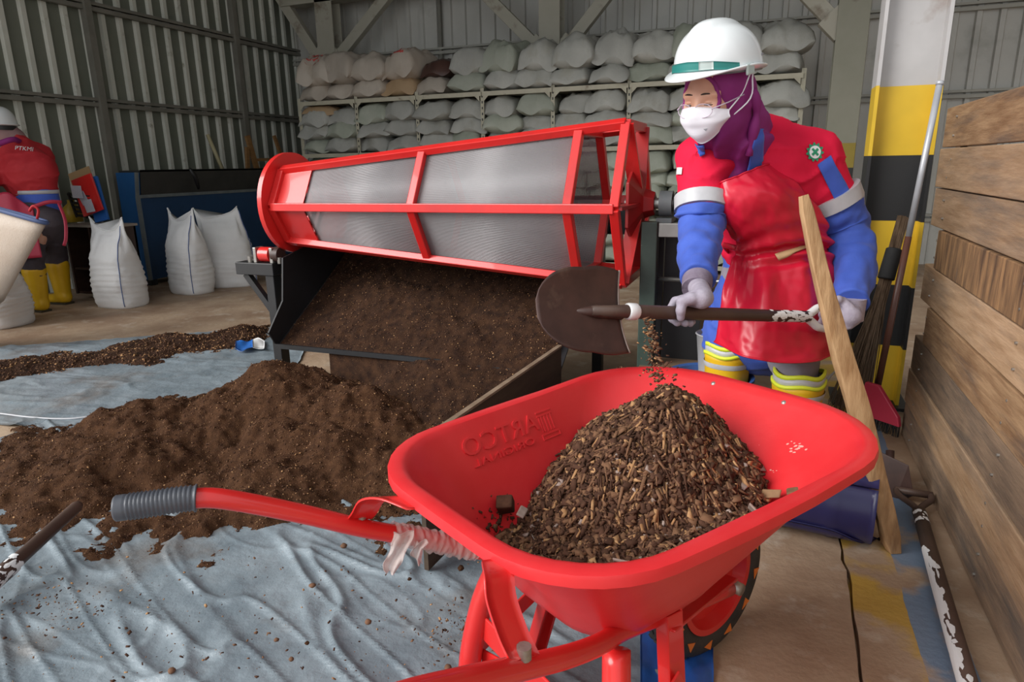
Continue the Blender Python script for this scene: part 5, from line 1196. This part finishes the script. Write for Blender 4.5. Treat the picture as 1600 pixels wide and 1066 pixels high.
# hijab
dr1=P_(1150,262,2.10);dr2=P_(1143,284,2.12)
hij=[ellp(hd(-.016,0,.022),(.106,.095,.108),HA),ellp(hd(-.015,0,-.055),(.085,.085,.075),HA),seg(hd(-.02,.0,-.08),P_(1158,225,2.13),.088,.085),flatseg(P_(1156,215,2.14),dr2,r0,.085,.06,.022,.02),seg(hd(-.06,.02,-.02),P_(1172,215,2.2),.065,.07)]
def hdisp(X):
    q=(X-Hc)@hl;w=(X-Hc)@hu;fz=np.clip((-.03-w)/.06,0,1)
    return .008*fz*np.sin(q*95+4*np.sin(w*20))+.002*vn(X*40,3)
hj=blob('headscarf',hij,'hijab',wk,.006,.03,hdisp,cut=[ellp(hd(.105,0,-.012),(.085,.055,.076),HA)])
an=np.linspace(0,2*math.pi,40,endpoint=False)
BF=bvh(body,hj);E_=[]
for q in an:
    h=BF.ray_cast(Vector(hd(.25,.059*math.cos(q),-.010+.077*math.sin(q))),Vector(-hf),.4)[0];E_.append(np.array(h)-hf*.001)
E_=np.array(E_);E_=(np.roll(E_,1,0)+2*E_+np.roll(E_,-1,0))/4
MB().tube(list(E_),.0062,8,loop=True).build('scarf_edge','hijab',hj,True)
# scarf gather on the side
MB().tube(spl(np.array([hd(-.045,.088,-.0),hd(-.055,.098,-.05),hd(-.055,.095,-.085),hd(-.05,.088,-.13),hd(-.05,.075,-.19)]),16),[.014+.004*math.sin(i*.8) for i in range(16)],10).build('scarf_fold','hijab',hj,True)
# mask
rows=[]
for v in np.linspace(0,1,22):
    row=[]
    for u in np.linspace(-1,1,34):
        q=u*1.28;rx=np.interp(v,[0,.25,.6,.85,1],[.088,.100,.094,.080,.060])+.010*math.exp(-(u/.22)**2)*math.exp(-((v-.15)/.25)**2);ry=np.interp(v,[0,.5,1],[.076,.081,.055])
        zt=-.016-.020*abs(u)**1.3;zb=-.126+.052*abs(u)**1.6;z=zt+(zb-zt)*v;z+=0;pl=.0016*math.sin(v*19)*(1-abs(u)**2)
        row.append(hd(.022+(rx+pl)*math.cos(q)**.8,ry*math.sin(q)/math.sin(1.28),z))
    rows.append(row)
G=np.array(rows);v,f=shell(G[:,::-1],.002);mk=link('face_mask',v,f,'mask',wk,True)
MB().tube(list(G[0]),.0016,6).build('mask_seam','mask',mk,True)
MB().tube(list(G[15]+hf*.0012),.0011,6).build('mask_pleat','mask',mk,True)
for s in (1,-1):
    sd=-1 if s>0 else 0
    t_=G[1,-1 if s>0 else 0];b_=G[19,-1 if s>0 else 0]
    P=spl(np.array([t_,hd(.008,s*.090,.0),hd(-.022,s*.0985,.048),hd(-.030,s*.101,.055),hd(-.030,s*.1005,.035),hd(-.008,s*.105,-.020),b_]),30);MB().tube(P,.0023,7).build('ear_loop','mask',mk,True)
p,n=hd(.120,.022,-.072),hf;
c_=G[13,22];nn=nrm(c_-hd(.02,0,-.06));ax=frame(nn,hl);MB().prism([c_+nn*.002+ax[0]*x+ax[1]*y for x,y in ((-.006,.003),(.006,.003),(0,-.004))],nn*.0006).build('mask_print','greyrag',mk)
# spectacles
gl=empty('spectacles',wk.location*0);gl.parent=wk;wk_loc=wloc(wk)
for s in (1,-1):
    R=[he_(.118-.010*math.cos(q)**2*0-.018*(max(0,s*math.cos(q)*s))*.5,s*(.031+.027*math.cos(q)),-.012+.019*math.sin(q)) for q in np.linspace(0,2*math.pi,28,endpoint=False)]
    MB().tube(R,.0011,6,loop=True).build('lens_rim','frame',gl,True)
    m=MB();m.add(np.array(R),[tuple(range(28))]);m.build('lens','lens',gl,fix=False)
    MB().tube([he_(.112,s*.058,-.008),he_(.06,s*.079,.0),he_(.0,s*.092,.01)],.0018,6).build('temple','frame',gl,True)
MB().tube([he_(.117,-.006,-.006),he_(.121,0,-.003),he_(.117,.006,-.006)],.0016,6).build('bridge','frame',gl,True)
# helmet
he=empty('hard_hat',wk.location*0);he.parent=wk
na=64;A_=np.arange(na)*2*math.pi/na
hp=.10
def hring(fi,off=0):
    q=[]
    for a_ in A_:
        rx=.143 if math.cos(a_)>0 else .150;c=math.cos(fi)**.80;x=-.012+(rx+off)*math.cos(a_)*c;y=(.116+off)*math.sin(a_)*c
        z=.052+(.130+off)*max(math.sin(fi),0)**.92
        z+=.011*math.exp(-(y/.034)**6)*math.sin(fi)*(1 if x<.12 else 0)
        q.append(hd(x,y,z+.013+.085*x))
    return np.array(q)
def brim(o,dz,fr):
    q=[]
    for a_ in A_:
        k=max(0,math.cos(a_))**2.2;bk=max(0,-math.cos(a_))**2
        rx=.143 if math.cos(a_)>0 else .150
        x=-.012+(rx+o+fr*k+.006*bk*(o>0))*math.cos(a_);y=(.116+o+.004*k)*math.sin(a_);z=.052+dz-.014*k*fr/.05-.006*bk*(o>0)+ .012*(math.sin(a_)**2)*(o>.004)
        q.append(hd(x,y,z+.013+.085*x))
    return np.array(q)
m=MB();m.loft([brim(-.012,-.004,0),brim(.0,-.004,.0),brim(.010,-.006,.046),brim(.013,-.003,.050),brim(.010,.0,.046),brim(.002,.003,.004)]+[hring(f_) for f_ in np.linspace(.04,1.5,18)],True,True)
m.build('hat_shell','helmet',he,True)
m=MB();rr=[]
for off,z0 in ((.0045,0.004),(.0045,.028)):
    pass
bandr=[]
for a_ in np.linspace(-1.15,1.15,40):
    row=[]
    for w in np.linspace(0,1,5):
        z=.006+.026*w*(1-.3*abs(a_)/1.15)-.0*abs(a_);fi=math.asin(min(1,(z/.130)**(1/.92)));c=math.cos(fi)**.80
        xx=-.012+(.143+.0025)*math.cos(a_)*c+.002*math.cos(a_);row.append(hd(xx,(.116+.0025)*math.sin(a_)*c,.065+.085*xx+z-.012*max(0,abs(a_)-.6)))
    bandr.append(row)
B_=np.array(bandr);v,f=shell(B_[:,::-1],.002);link('teal_band','t' and v,f,'teal',he,True)
G2=B_[24:31]*1.0;c0=G2.mean((0,1));G2=c0+(G2-c0)*np.array([1,1,1])*.9+nrm(c0-hd(-.01,0,.06))*.0022;v,f=shell(G2[:,::-1],.001);link('band_label',v,f,'clip',he,True)
for s in (1,-1):
    m=MB();c=hd(-.012+.143*math.cos(1.38),s*.121,.064);m.box(c,(.038,.008,.030),(hf,hl,hu));m.build('side_clip','clip',he,bevel=.004)
MB().box(hd(-.145,.055,.075),(.004,.014,.022),(nrm(hf-.35*hl),nrm(hl+.35*hf),hu)).build('rear_tag','whiteprint',he)
MB().box(hd(-.085,.0985,.090),(.026,.004,.006),(nrm(hf+.35*hl),nrm(hl-.35*hf),hu)).build('side_print','greyrag',he)
MB().tube([brim(-.006,-.004,0)[i] for i in range(na)],.006,6,loop=True).build('inner_band','chesttrim',he,True)
# jacket
def cloth(sc,amp,seed,st=(1,1,1)):
    def fn(X): return amp*fbm(X*np.array(st)*sc,3,seed)
    return fn
def fold(X):
    w=vn(X*np.array([7,7,16])+vn(X*9,3)[...,None]*.9,5);return .0035*fbm(X*9,3,2)+.010*(1-np.abs(w)*2.2).clip(0,1)**2
jk=[flatseg(hipC+zup*.02,chest,r0,.165,.115,.178,.125),flatseg(chest,(shL+shR)/2-f0*.0-zup*.03,r0,.165,.125,.135,.095),seg(shL+r0*.02,shR-r0*.02,.078,.084),seg(neck+f0*.03+zup*.035,shR-r0*.05+zup*.02,.062,.082),seg(neck+f0*.02-zup*.02,shL,.05,.07),
    ellp(P_(1215,262,2.36),(.17,.13,.15),(r0,f0,zup)),seg(shL,elL+(shL-elL)*.30,.074,.068),seg(shR,elR+(shR-elR)*.42,.090,.080)]
jacket=blob('jacket',jk,'redcloth',wk,.0095,.035,fold)
def sleeve(nm,pts,rads,mat,lw=.004,seed=0,n=48):
    C=spl(np.array(pts),n);R=np.interp(np.linspace(0,1,n),np.linspace(0,1,len(rads)),rads);m=MB();rings=[];px=None
    for i in range(n):
        t=C[min(i+1,n-1)]-C[max(i-1,0)];x,y,z=frame(t,px);px=x;a=np.arange(36)*2*math.pi/36
        q=i/(n-1);dirs=np.cos(a)[:,None]*x+np.sin(a)[:,None]*y;base=C[i]+dirs*R[i]
        w=vn(np.stack([np.cos(a)*1.5+seed,np.sin(a)*1.5+q*2,np.full(36,q*11)],-1),seed);w2=vn(np.stack([np.cos(a)*3,np.sin(a)*3,np.full(36,q*22)],-1),seed+3)
        e=1 if 0<i<n-1 else .3
        rings.append(base+dirs*(e*(.0085*w+.004*w2))[:,None])
    rings=[C[0]+(rings[0]-C[0])*.9]+rings+[C[-1]+(rings[-1]-C[-1])*.86]
    m.loft(rings,True,True);return m.build(nm,mat,wk,True)
def band(pts,r,w,nm,mat,par=None,ov=1.0):
    a,b=np.asarray(pts[0]),np.asarray(pts[1]);d=nrm(b-a);m=MB();m.tube([a-d*w/2,a-d*w/2,a+d*w/2,a+d*w/2],[r*.96,r,r*ov,r*ov*.96],32);return m.build(nm,mat,par or wk,'auto')
bl_=elL+(shL-elL)*.22;br_=elR+(shR-elR)*.40
sl=sleeve('left_sleeve_cuffed',[bl_,elL,P_(1092,395,2.03),wrL+zup*.01],[.080,.071,.062,.049],'bluecloth',seed=2);sl.name='blue_sleeve'
sr=sleeve('blue_sleeve',[br_,elR,P_(1334,415,2.24),wrR+zup*.01],[.094,.080,.068,.052],'bluecloth',seed=6)
band((bl_+(shL-elL)*.10,shL),.086,.044,'silver_band','silver',ov=1.02)
band((br_+(shR-elR)*.04,shR),.100,.046,'silver_band','silver',ov=1.03)
BJ=bvh(jacket,sr)
patch(BJ,[(1276,258),(1296,243),(1336,318),(1314,332)],12,6,.004,.003,'blue_arm_stripe','bluecloth',jacket)
# badge: gear with a cross
cx_,cy_=1272,238
def onring(pts,name,mat,off):
    Q=[];
    for (x,y) in pts:
        h,_=onto(BJ,cx_+x,cy_+y,off);Q.append(h)
    c,_=onto(BJ,cx_,cy_,off+.001);n=len(Q);return link(name,np.array([c]+Q),[(0,1+i,1+(i+1)%n) for i in range(n)],mat,jacket)
g=[];
for i in range(44):
    q=2*math.pi*i/44;r=15 if (i%4) in (0,1) else 12;g.append((r*.93*math.cos(q),r*math.sin(q)))
onring(g,'badge_gear','green',.004);onring([(10*.93*math.cos(q),10*math.sin(q)) for q in np.arange(28)*2*math.pi/28],'badge_disc','whiteprint',.0055)
for k in (0,1):
    q=.80+k*math.pi/2;c,s=math.cos(q),math.sin(q);onring([(x*c-y*s,x*s+y*c) for x,y in ((-7,-2),(0,-2.0),(7,-2),(7,2),(0,2),(-7,2))],'badge_cross','green',.007)
patch(BJ,[(1060,262),(1068,262),(1067,273),(1059,273)],5,5,.004,.002,'sleeve_patch','whiteprint',jacket)
# jacket tail, collar
tail=[flatseg(hipC-zup*.27-r0*.025,hipC+zup*.05,r0,.225,.145,.175,.115)]
jt=blob('jacket_tail',tail,'bluecloth',wk,.011,.03,fold)
BJ2=bvh(jacket,hj)
patch(BJ2,[(1178,198),(1189,205),(1188,262),(1160,292)],8,14,.008,.004,'blue_collar','bluecloth',jacket)
patch(BJ2,[(1088,226),(1100,224),(1102,242),(1094,246)],6,6,.006,.004,'blue_collar','bluecloth',jacket)
# trousers
tr=[seg(hL,kneeL,.100,.074),seg(kneeL,footL+V3(0,0,.34),.074,.060),seg(hR,kneeR,.100,.074),seg(kneeR,footR+V3(0,0,.34),.074,.060),seg(hL,hR,.11,.11)]
blob('trousers',tr,'trouser',wk,.011,.025,fold)
for s_,ft in ((-1,footL),(1,footR)):
    ztop=.425 if s_<0 else .395
    fdir=nrm(-f0*.9-r0*.3)
    bp=[seg(ft+V3(0,0,.10),ft+V3(0,0,.30),.052,.070),flatseg(ft+V3(0,0,.05)-fdir*.02,ft+fdir*.16+V3(0,0,.042),np.cross(fdir,zup),.045,.045,.046,.036)]
    b=blob('rubber_boot',bp,'boot',wk,.008,.03)
    aa=np.arange(30)*2*math.pi/30;cc0=ft
    def br(r,z): return cc0+np.stack([r*np.cos(aa)+.003*np.sin(3*aa),r*np.sin(aa),np.full(30,z)],1)
    MB().loft([br(.066,.24),br(.078,.30),br(.083,ztop-.02),br(.086,ztop),br(.082,ztop),br(.076,ztop-.03)],True,False).build('boot_cuff','boot',b,True)
    MB().loft([br(.083,ztop-.05),br(.0865,ztop-.04),br(.0865,ztop-.03)],True,False).build('cuff_band','silver',b,True)
    m=MB();m.loft([ft+np.stack([.05*np.cos(aa),.05*np.sin(aa),0*aa],1)+fdir*x*1.0 for x in (0,)]+[ft+np.stack([.05*np.cos(aa),.05*np.sin(aa),0*aa+.02],1)],True,True);m.bar(ft-fdir*.05+V3(0,0,.010),ft+fdir*.20+V3(0,0,.010),.09,.02);m.build('sole','bootsole',b,bevel=.006)
    for dz,h_,mt,nm,rr_ in ((.026,.014,'lime','lime_band',.0835),(.004,.022,'silver','silver_band',.083),(-.006,.012,'lime','lime_band',.0885)):
        z0=ztop+dz;wv=.005*np.sin(4*aa+ft[0]*9);q1=br(rr_-.004,z0);q1[:,2]+=wv;q2=br(rr_,z0);q2[:,2]+=wv;q3=br(rr_,z0+h_);q3[:,2]+=wv;q4=br(rr_-.008,z0+h_);q4[:,2]+=wv;MB().loft([q1,q2,q3,q4],True,False).build(nm,mt,wk,True)
# apron
def A3(*a): return [P_(*q) for q in a]
rows=[A3((1112,290,2.105),(1135,282,2.06),(1172,268,2.06),(1205,254,2.11)),
      A3((1118,320,2.10),(1150,312,2.04),(1210,300,2.04),(1250,290,2.12)),
      A3((1132,355,2.14),(1165,352,2.08),(1230,342,2.08),(1284,330,2.17)),
      A3((1150,388,2.22),(1180,392,2.15),(1245,392,2.15),(1296,380,2.24)),
      A3((1142,420,2.22),(1180,430,2.13),(1250,432,2.13),(1302,420,2.24)),
      A3((1131,470,2.20),(1175,482,2.08),(1255,486,2.08),(1310,470,2.22)),
      A3((1122,512,2.20),(1170,532,2.05),(1258,538,2.06),(1314,520,2.21)),
      A3((1116,534,2.20),(1168,558,2.04),(1260,566,2.05),(1316,548,2.21))]
G=surf(rows,90,70);N=gnorm(G);uu,vv=np.meshgrid(np.linspace(0,1,90),np.linspace(0,1,70),indexing='ij')
wst=np.exp(-((uu-.43)/.09)**2)
fl_=.018*wst*np.sin(uu*75+vv*9*np.sin(vv*3))*(.4+.6*vv)+.012*np.exp(-((uu-.62)/.2)**2)*fbm(np.stack([vv*7,uu*3,uu*0],-1),3,4)+.008*np.clip(uu-.5,0,1)*np.sin(vv*16+2)+.006*fbm(np.stack([vv*6,uu*8,uu*0],-1),3,9)
sgn=np.sign((N@(-f0)).mean());G=G+N*sgn*fl_[...,None]
v,f=shell(G if sgn>0 else G[:,::-1],.003);ap=link('apron',v,f,'apron',wk,True,fix=True)
MB().tube(list(G[0]),.003,6).build('apron_hem','apron',ap,True);MB().tube(list(G[-1]),.003,6).build('apron_hem','apron',ap,True)
BA=bvh(ap)
patch(BA,[(1210,399),(1262,383),(1264,388),(1216,406)],12,4,.004,.003,'tie_strip','tan',ap)
MB().tube(spl(np.array([P_(1112,292,2.10),P_(1098,262,2.12),P_(1105,240,2.17)]),10),.007,8,flat=.4).build('neck_strap','apron',ap,True)
for s,q in ((1,(1294,384,2.24)),(-1,(1151,388,2.22))):
    a=P_(*q);MB().tube(spl(np.array([a,a+r0*s*.02+f0*.08,hipC+r0*s*.16+zup*.04,hipC+r0*s*.10+f0*.12+zup*.04]),12),.010,8,flat=.35).build('waist_tie','apron',ap,True)
# ================= held shovel
Sa=P_(985,487,1.70);Sb=P_(1262,495,2.02);sd=nrm(Sb-Sa)
sv=thing('shovel',(Sa+Sb)/2,'shovel with brown shaft, flaking white Y grip and rusty blade held by the worker','shovel')
MB().tube([Sa-sd*.12,Sa-sd*.02,Sa,Sb],[.012,.017,.0185,.0175],18).build('shaft','peel2',sv,True)
flakes('paint_flakes','whiteprint',Sa+sd*.50,Sb,.0175,70,sv,np.random.default_rng(3),(0,1.0),nrm(CAM-Sb),(.006,.02))
MB().tube([Sa-sd*.012,Sa-sd*.008,Sa+sd*.016,Sa+sd*.022],[.018,.022,.022,.018],16).build('white_collar','whiteprint',sv,True,'white patch on the shaft')
sg=nrm(cu-sd*(cu@sd))
gA=Sb+sd*.075+sg*.032;gB=Sb+sd*.075-sg*.036
for g in (gA,gB): MB().tube(spl(np.array([Sb-sd*.01,Sb+sd*.02+(g-Sb-sd*.075)*.45,Sb+sd*.045+(g-Sb-sd*.075)*.85,g,g+sd*.03]),14),[.0125]*8+[.011]*6,10).build('grip_arm','whitepaint',sv,True)
MB().cyl(gA+sd*.03+sg*.012,gB+sd*.03-sg*.012,.012,n=14).build('grip_bar','whitepaint',sv,True)
ba=-sd;bw_=nrm(cu-.10*cr+.18*cf);bw_=nrm(bw_-ba*(bw_@ba));bn=np.cross(ba,bw_);bn=bn*np.sign(bn@(CAM-Sa));ba=nrm(ba+bn*.05)
rows=[];ns,nw=26,24;Lb=.255
for i in range(ns):
    s=i/(ns-1);hw=.112*(1-.0*s)*(1 if s<.45 else math.sqrt(max(0,1-((s-.45)/.56)**2.4)))*(.96+.06*math.sin(min(s,.45)*7));hw=max(hw,.006)
    rows.append([Sa-sd*.02+ba*(.005+Lb*s+.012*(1-(j/(nw-1)*2-1)**2)*0)+bw_*hw*(j/(nw-1)*2-1)-bn*.0+bn*(.024*((j/(nw-1)*2-1)**2)*(hw/.112)**2-.022+.01*s) for j in range(nw)])
G=np.array(rows);v,f=shell(G,.0035);bd=link('blade','b' and v,f,'blade',sv,True,fix=True)
E=np.array([G[0][j]-ba*.004 for j in range(nw)]);rr=[[e+ba*.012-bn*.004,e-bn*.008,e-ba*.006,e+bn*.004] for e in E];v,f=shell(np.array(rr),.003);link('foot_rest','b' and v,f,'bladeedge',sv,True,fix=True)
MB().tube([Sa-sd*.02+bn*-.016,Sa+ba*.10-bn*.012,Sa+ba*.16-bn*.020],[.019,.017,.006],14).build('socket','blade',sv,True)
# hands
hc=Sa+sd*np.linalg.norm(Sb-Sa)*.29
gl1=grip_hand('work_glove',hc,-sd,nrm(zup*.85+f0*.30-CAM*0+(CAM-hc)*.10),.0185,wrL-zup*.01,'glove',wk)
band((wrL-nrm(wrL-hc)*.012+zup*.0,wrL+nrm(wrL-elL)*-.04),.041,.055,'glove_cuff','glovecuff',gl1,ov=1.08)
gc=(gA+gB)/2+sd*.03
gl2=grip_hand('work_glove',gc,sg,nrm(sd*.9+zup*.35),.0125,wrR-zup*.012,'glove',wk)
band((wrR-zup*.010,wrR+zup*.04),.040,.07,'glove_cuff','glove',gl2,ov=1.06)
# ================= second worker, at the left edge
D2=5.35
def Q_(x,y,d=D2): return PD(x,y,d)
fl1=PZ(62,488,0)+f0*.03;fr1=PZ(98,476,0)+f0*.03
hp2=Q_(62,345,5.5);ch2=Q_(48,270,5.45);nk2=Q_(22,222,5.45);sL2=Q_(-8,240,5.45);sR2=Q_(62,245,5.6)
w2=thing('person',((fl1+fr1)/2)*V3(1,1,0),'person seen from behind at left edge in red shirt and yellow boots','person')
kn1=(fl1+V3(0,0,.46));kn2=fr1+V3(0,0,.46)
hc2=Q_(0,206,5.40)
bd2=blob('body',[ellp(hc2,(.085,.085,.11)),seg(hc2,nk2,.06,.06),flatseg(hp2,ch2,r0,.13,.08,.14,.09),seg(ch2,nk2,.1,.06),seg(sL2,sR2,.06,.06),seg(sL2,Q_(-25,300,5.25),.05,.04),seg(Q_(-25,300,5.25),Q_(-35,318,5.2),.04,.03),seg(sR2,Q_(66,290,5.75),.05,.04),seg(Q_(66,290,5.75),Q_(52,312,5.7),.035,.025),seg(hp2,kn1,.1,.06),seg(kn1,fl1+V3(0,0,.08),.055,.04),seg(hp2,kn2,.1,.06),seg(kn2,fr1+V3(0,0,.08),.055,.04)],'skin',w2,.014,.025)
j2=blob('red_shirt',[flatseg(Q_(52,300,5.5),ch2,r0,.178,.125,.20,.14),flatseg(ch2,Q_(28,240,5.45),r0,.20,.14,.14,.10),seg(nk2,sR2,.075,.09),seg(nk2,sL2,.075,.09),seg(sL2,Q_(-22,295,5.25),.088,.075),seg(sR2,Q_(74,295,5.8),.09,.075)],'redcloth2',w2,.013,.05,fold)
blob('shirt_tail',[flatseg(Q_(60,325,5.52),Q_(54,303,5.5),r0,.178,.125,.182,.128)],'bluecloth',w2,.012,.02)
bnd=Q_(53,300,5.5);aa=np.arange(40)*2*math.pi/40
MB().loft([bnd+zz_*zup+np.outer(np.cos(aa),r0)*rr_*1.0+np.outer(np.sin(aa),f0)*rr_*.70 for zz_,rr_ in ((-.016,.187),(-.016,.192),(.014,.194),(.014,.188))],True,False,True).build('white_band','silver',w2,True)
blob('trousers',[seg(hp2-r0*.07,kn1,.115,.088),seg(kn1,fl1+V3(0,0,.33),.088,.08),seg(hp2+r0*.07,kn2,.115,.085),seg(kn2,fr1+V3(0,0,.33),.085,.078),flatseg(hp2-r0*.03,hp2+zup*.05,r0,.165,.125,.165,.12)],'trouser2',w2,.014,.03,fold)
for ft,fd in ((fl1,nrm(-r0*.8+f0*.3)),(fr1,nrm(-r0*.9+f0*.25))):
    b=blob('rubber_boot',[seg(ft+V3(0,0,.09),ft+V3(0,0,.34),.062,.088),flatseg(ft+V3(0,0,.055)-fd*.02,ft+fd*.15+V3(0,0,.045),np.cross(fd,zup),.05,.05,.05,.04)],'boot',w2,.010,.03,cut=[ellp(ft+V3(0,0,.44),(.09,.09,.06))])
    MB().bar(ft-fd*.06+V3(0,0,.009),ft+fd*.19+V3(0,0,.009),.095,.018).build('sole','bootsole',b,bevel=.006)
rows=[[Q_(x,y,d) for x,y,d in r] for r in (((-30,312,5.25),(8,300,5.28),(30,312,5.33),(52,328,5.36)),((-25,350,5.2),(15,345,5.26),(36,350,5.31),(56,352,5.36)),((-20,400,5.2),(18,405,5.28),(44,404,5.33),(66,402,5.38)))]
v,f=shell(surf(rows,24,24),.004);a2=link('apron',v,f,'apron2',w2,True,fix=True)
MB().tube(spl(np.array([Q_(50,324,5.34),Q_(75,316,5.38),Q_(96,316,5.45)]),10),.016,8,flat=.5).build('waist_tie','apron2',a2,True)
MB().tube(spl(np.array([Q_(92,318,5.42),Q_(102,345,5.42),Q_(103,372,5.42),Q_(100,384,5.42)]),10),.015,8,flat=.5).build('tie_end','apron2',a2,True)
blob('headscarf',[ellp(hc2-zup*.01,(.11,.11,.12)),seg(hc2-zup*.05,nk2+zup*.03,.10,.085)],'hijab2',w2,.011,.03,lambda X:.006*np.sin(X[...,0]*70+X[...,2]*30))
MB().tube(spl(np.array([Q_(-6,226,5.25),Q_(20,218,5.30),Q_(32,222,5.42)]),10),.022,8).build('collar','hijab',w2,True)
MB().loft([hc2+zup*.03+np.outer(np.cos(aa),r0)*.118+np.outer(np.sin(aa),f0)*.118+zup*z_ for z_ in (-.02,.02)],True,False).build('head_strap','black',w2,True)
h2=empty('hard_hat',(0,0,0));h2.parent=w2;m=MB()
c=hc2+zup*.055
def r2(r,z): return c+zup*z+np.outer(np.cos(aa),r0)*r*.92+np.outer(np.sin(aa),f0)*r*1.1
m.loft([r2(.125,-.01),r2(.142,-.006),r2(.145,0),r2(.132,.01)]+[r2(.131*math.cos(q)**.8,.01+.135*math.sin(q)) for q in np.linspace(.05,1.5,12)]);m.build('hat_shell','helmet',h2,True)
B2=bvh(j2);text_on(B2,'PTKMI',38,233,9,'back_lettering','whiteprint',j2,.10,1.15)
# ================= tilted beige bag at the left edge
t=thing('beige_bag',PZ(-40,505,0),'open beige woven bag with dark blue rim tilted over a sack at left edge','bag')
dA=4.1
top=[PD(-150,292,dA),PD(-40,318,dA),PD(60,346,dA),PD(60,343,dA+.10),PD(-60,311,dA+.12)]
bot=[PD(-170,530,dA+.2),PD(-75,520,dA+.15),PD(-2,476,dA+.2),PD(-4,473,dA+.3),PD(-90,515,dA+.32)]
R0=spl(np.array(top+[top[0]]),40)[:-1];R1=spl(np.array(bot+[bot[0]]),40)[:-1]
m=MB();I0=R0.mean(0);m.loft([R0*(1-k)+R1*k+0 for k in np.linspace(0,1,8)]+[I0*(1-k)+0*R0+(R0-I0)*.985*(1-k)+k*(R1.mean(0)+(R1-R1.mean(0))*.96) for k in np.linspace(.9,0,8)],True,True);m.build('bag_body','beige',t,True)
MB().tube(list(R0),.014,8,loop=True).build('bag_rim','bagrim',t,True)
e0=(top[2]+top[1]*.10)/1.10;e1=(bot[2]+bot[1]*.10)/1.10
out=nrm(CAM-e0)
for k in (.04,.085): MB().tube([R0[19]*(1-q)+R1[19]*q+out*.02-r0*k for q in np.linspace(.03,1,12)],.004,6).build('orange_stripe','orangeline',t,True)
MB().tube(spl(np.array([PD(46,330,dA-.02),PD(52,322,dA-.03),PD(60,328,dA-.02),PD(58,342,dA-.01)]),10),.008,8).build('loop_handle','redcloth2',t,True)
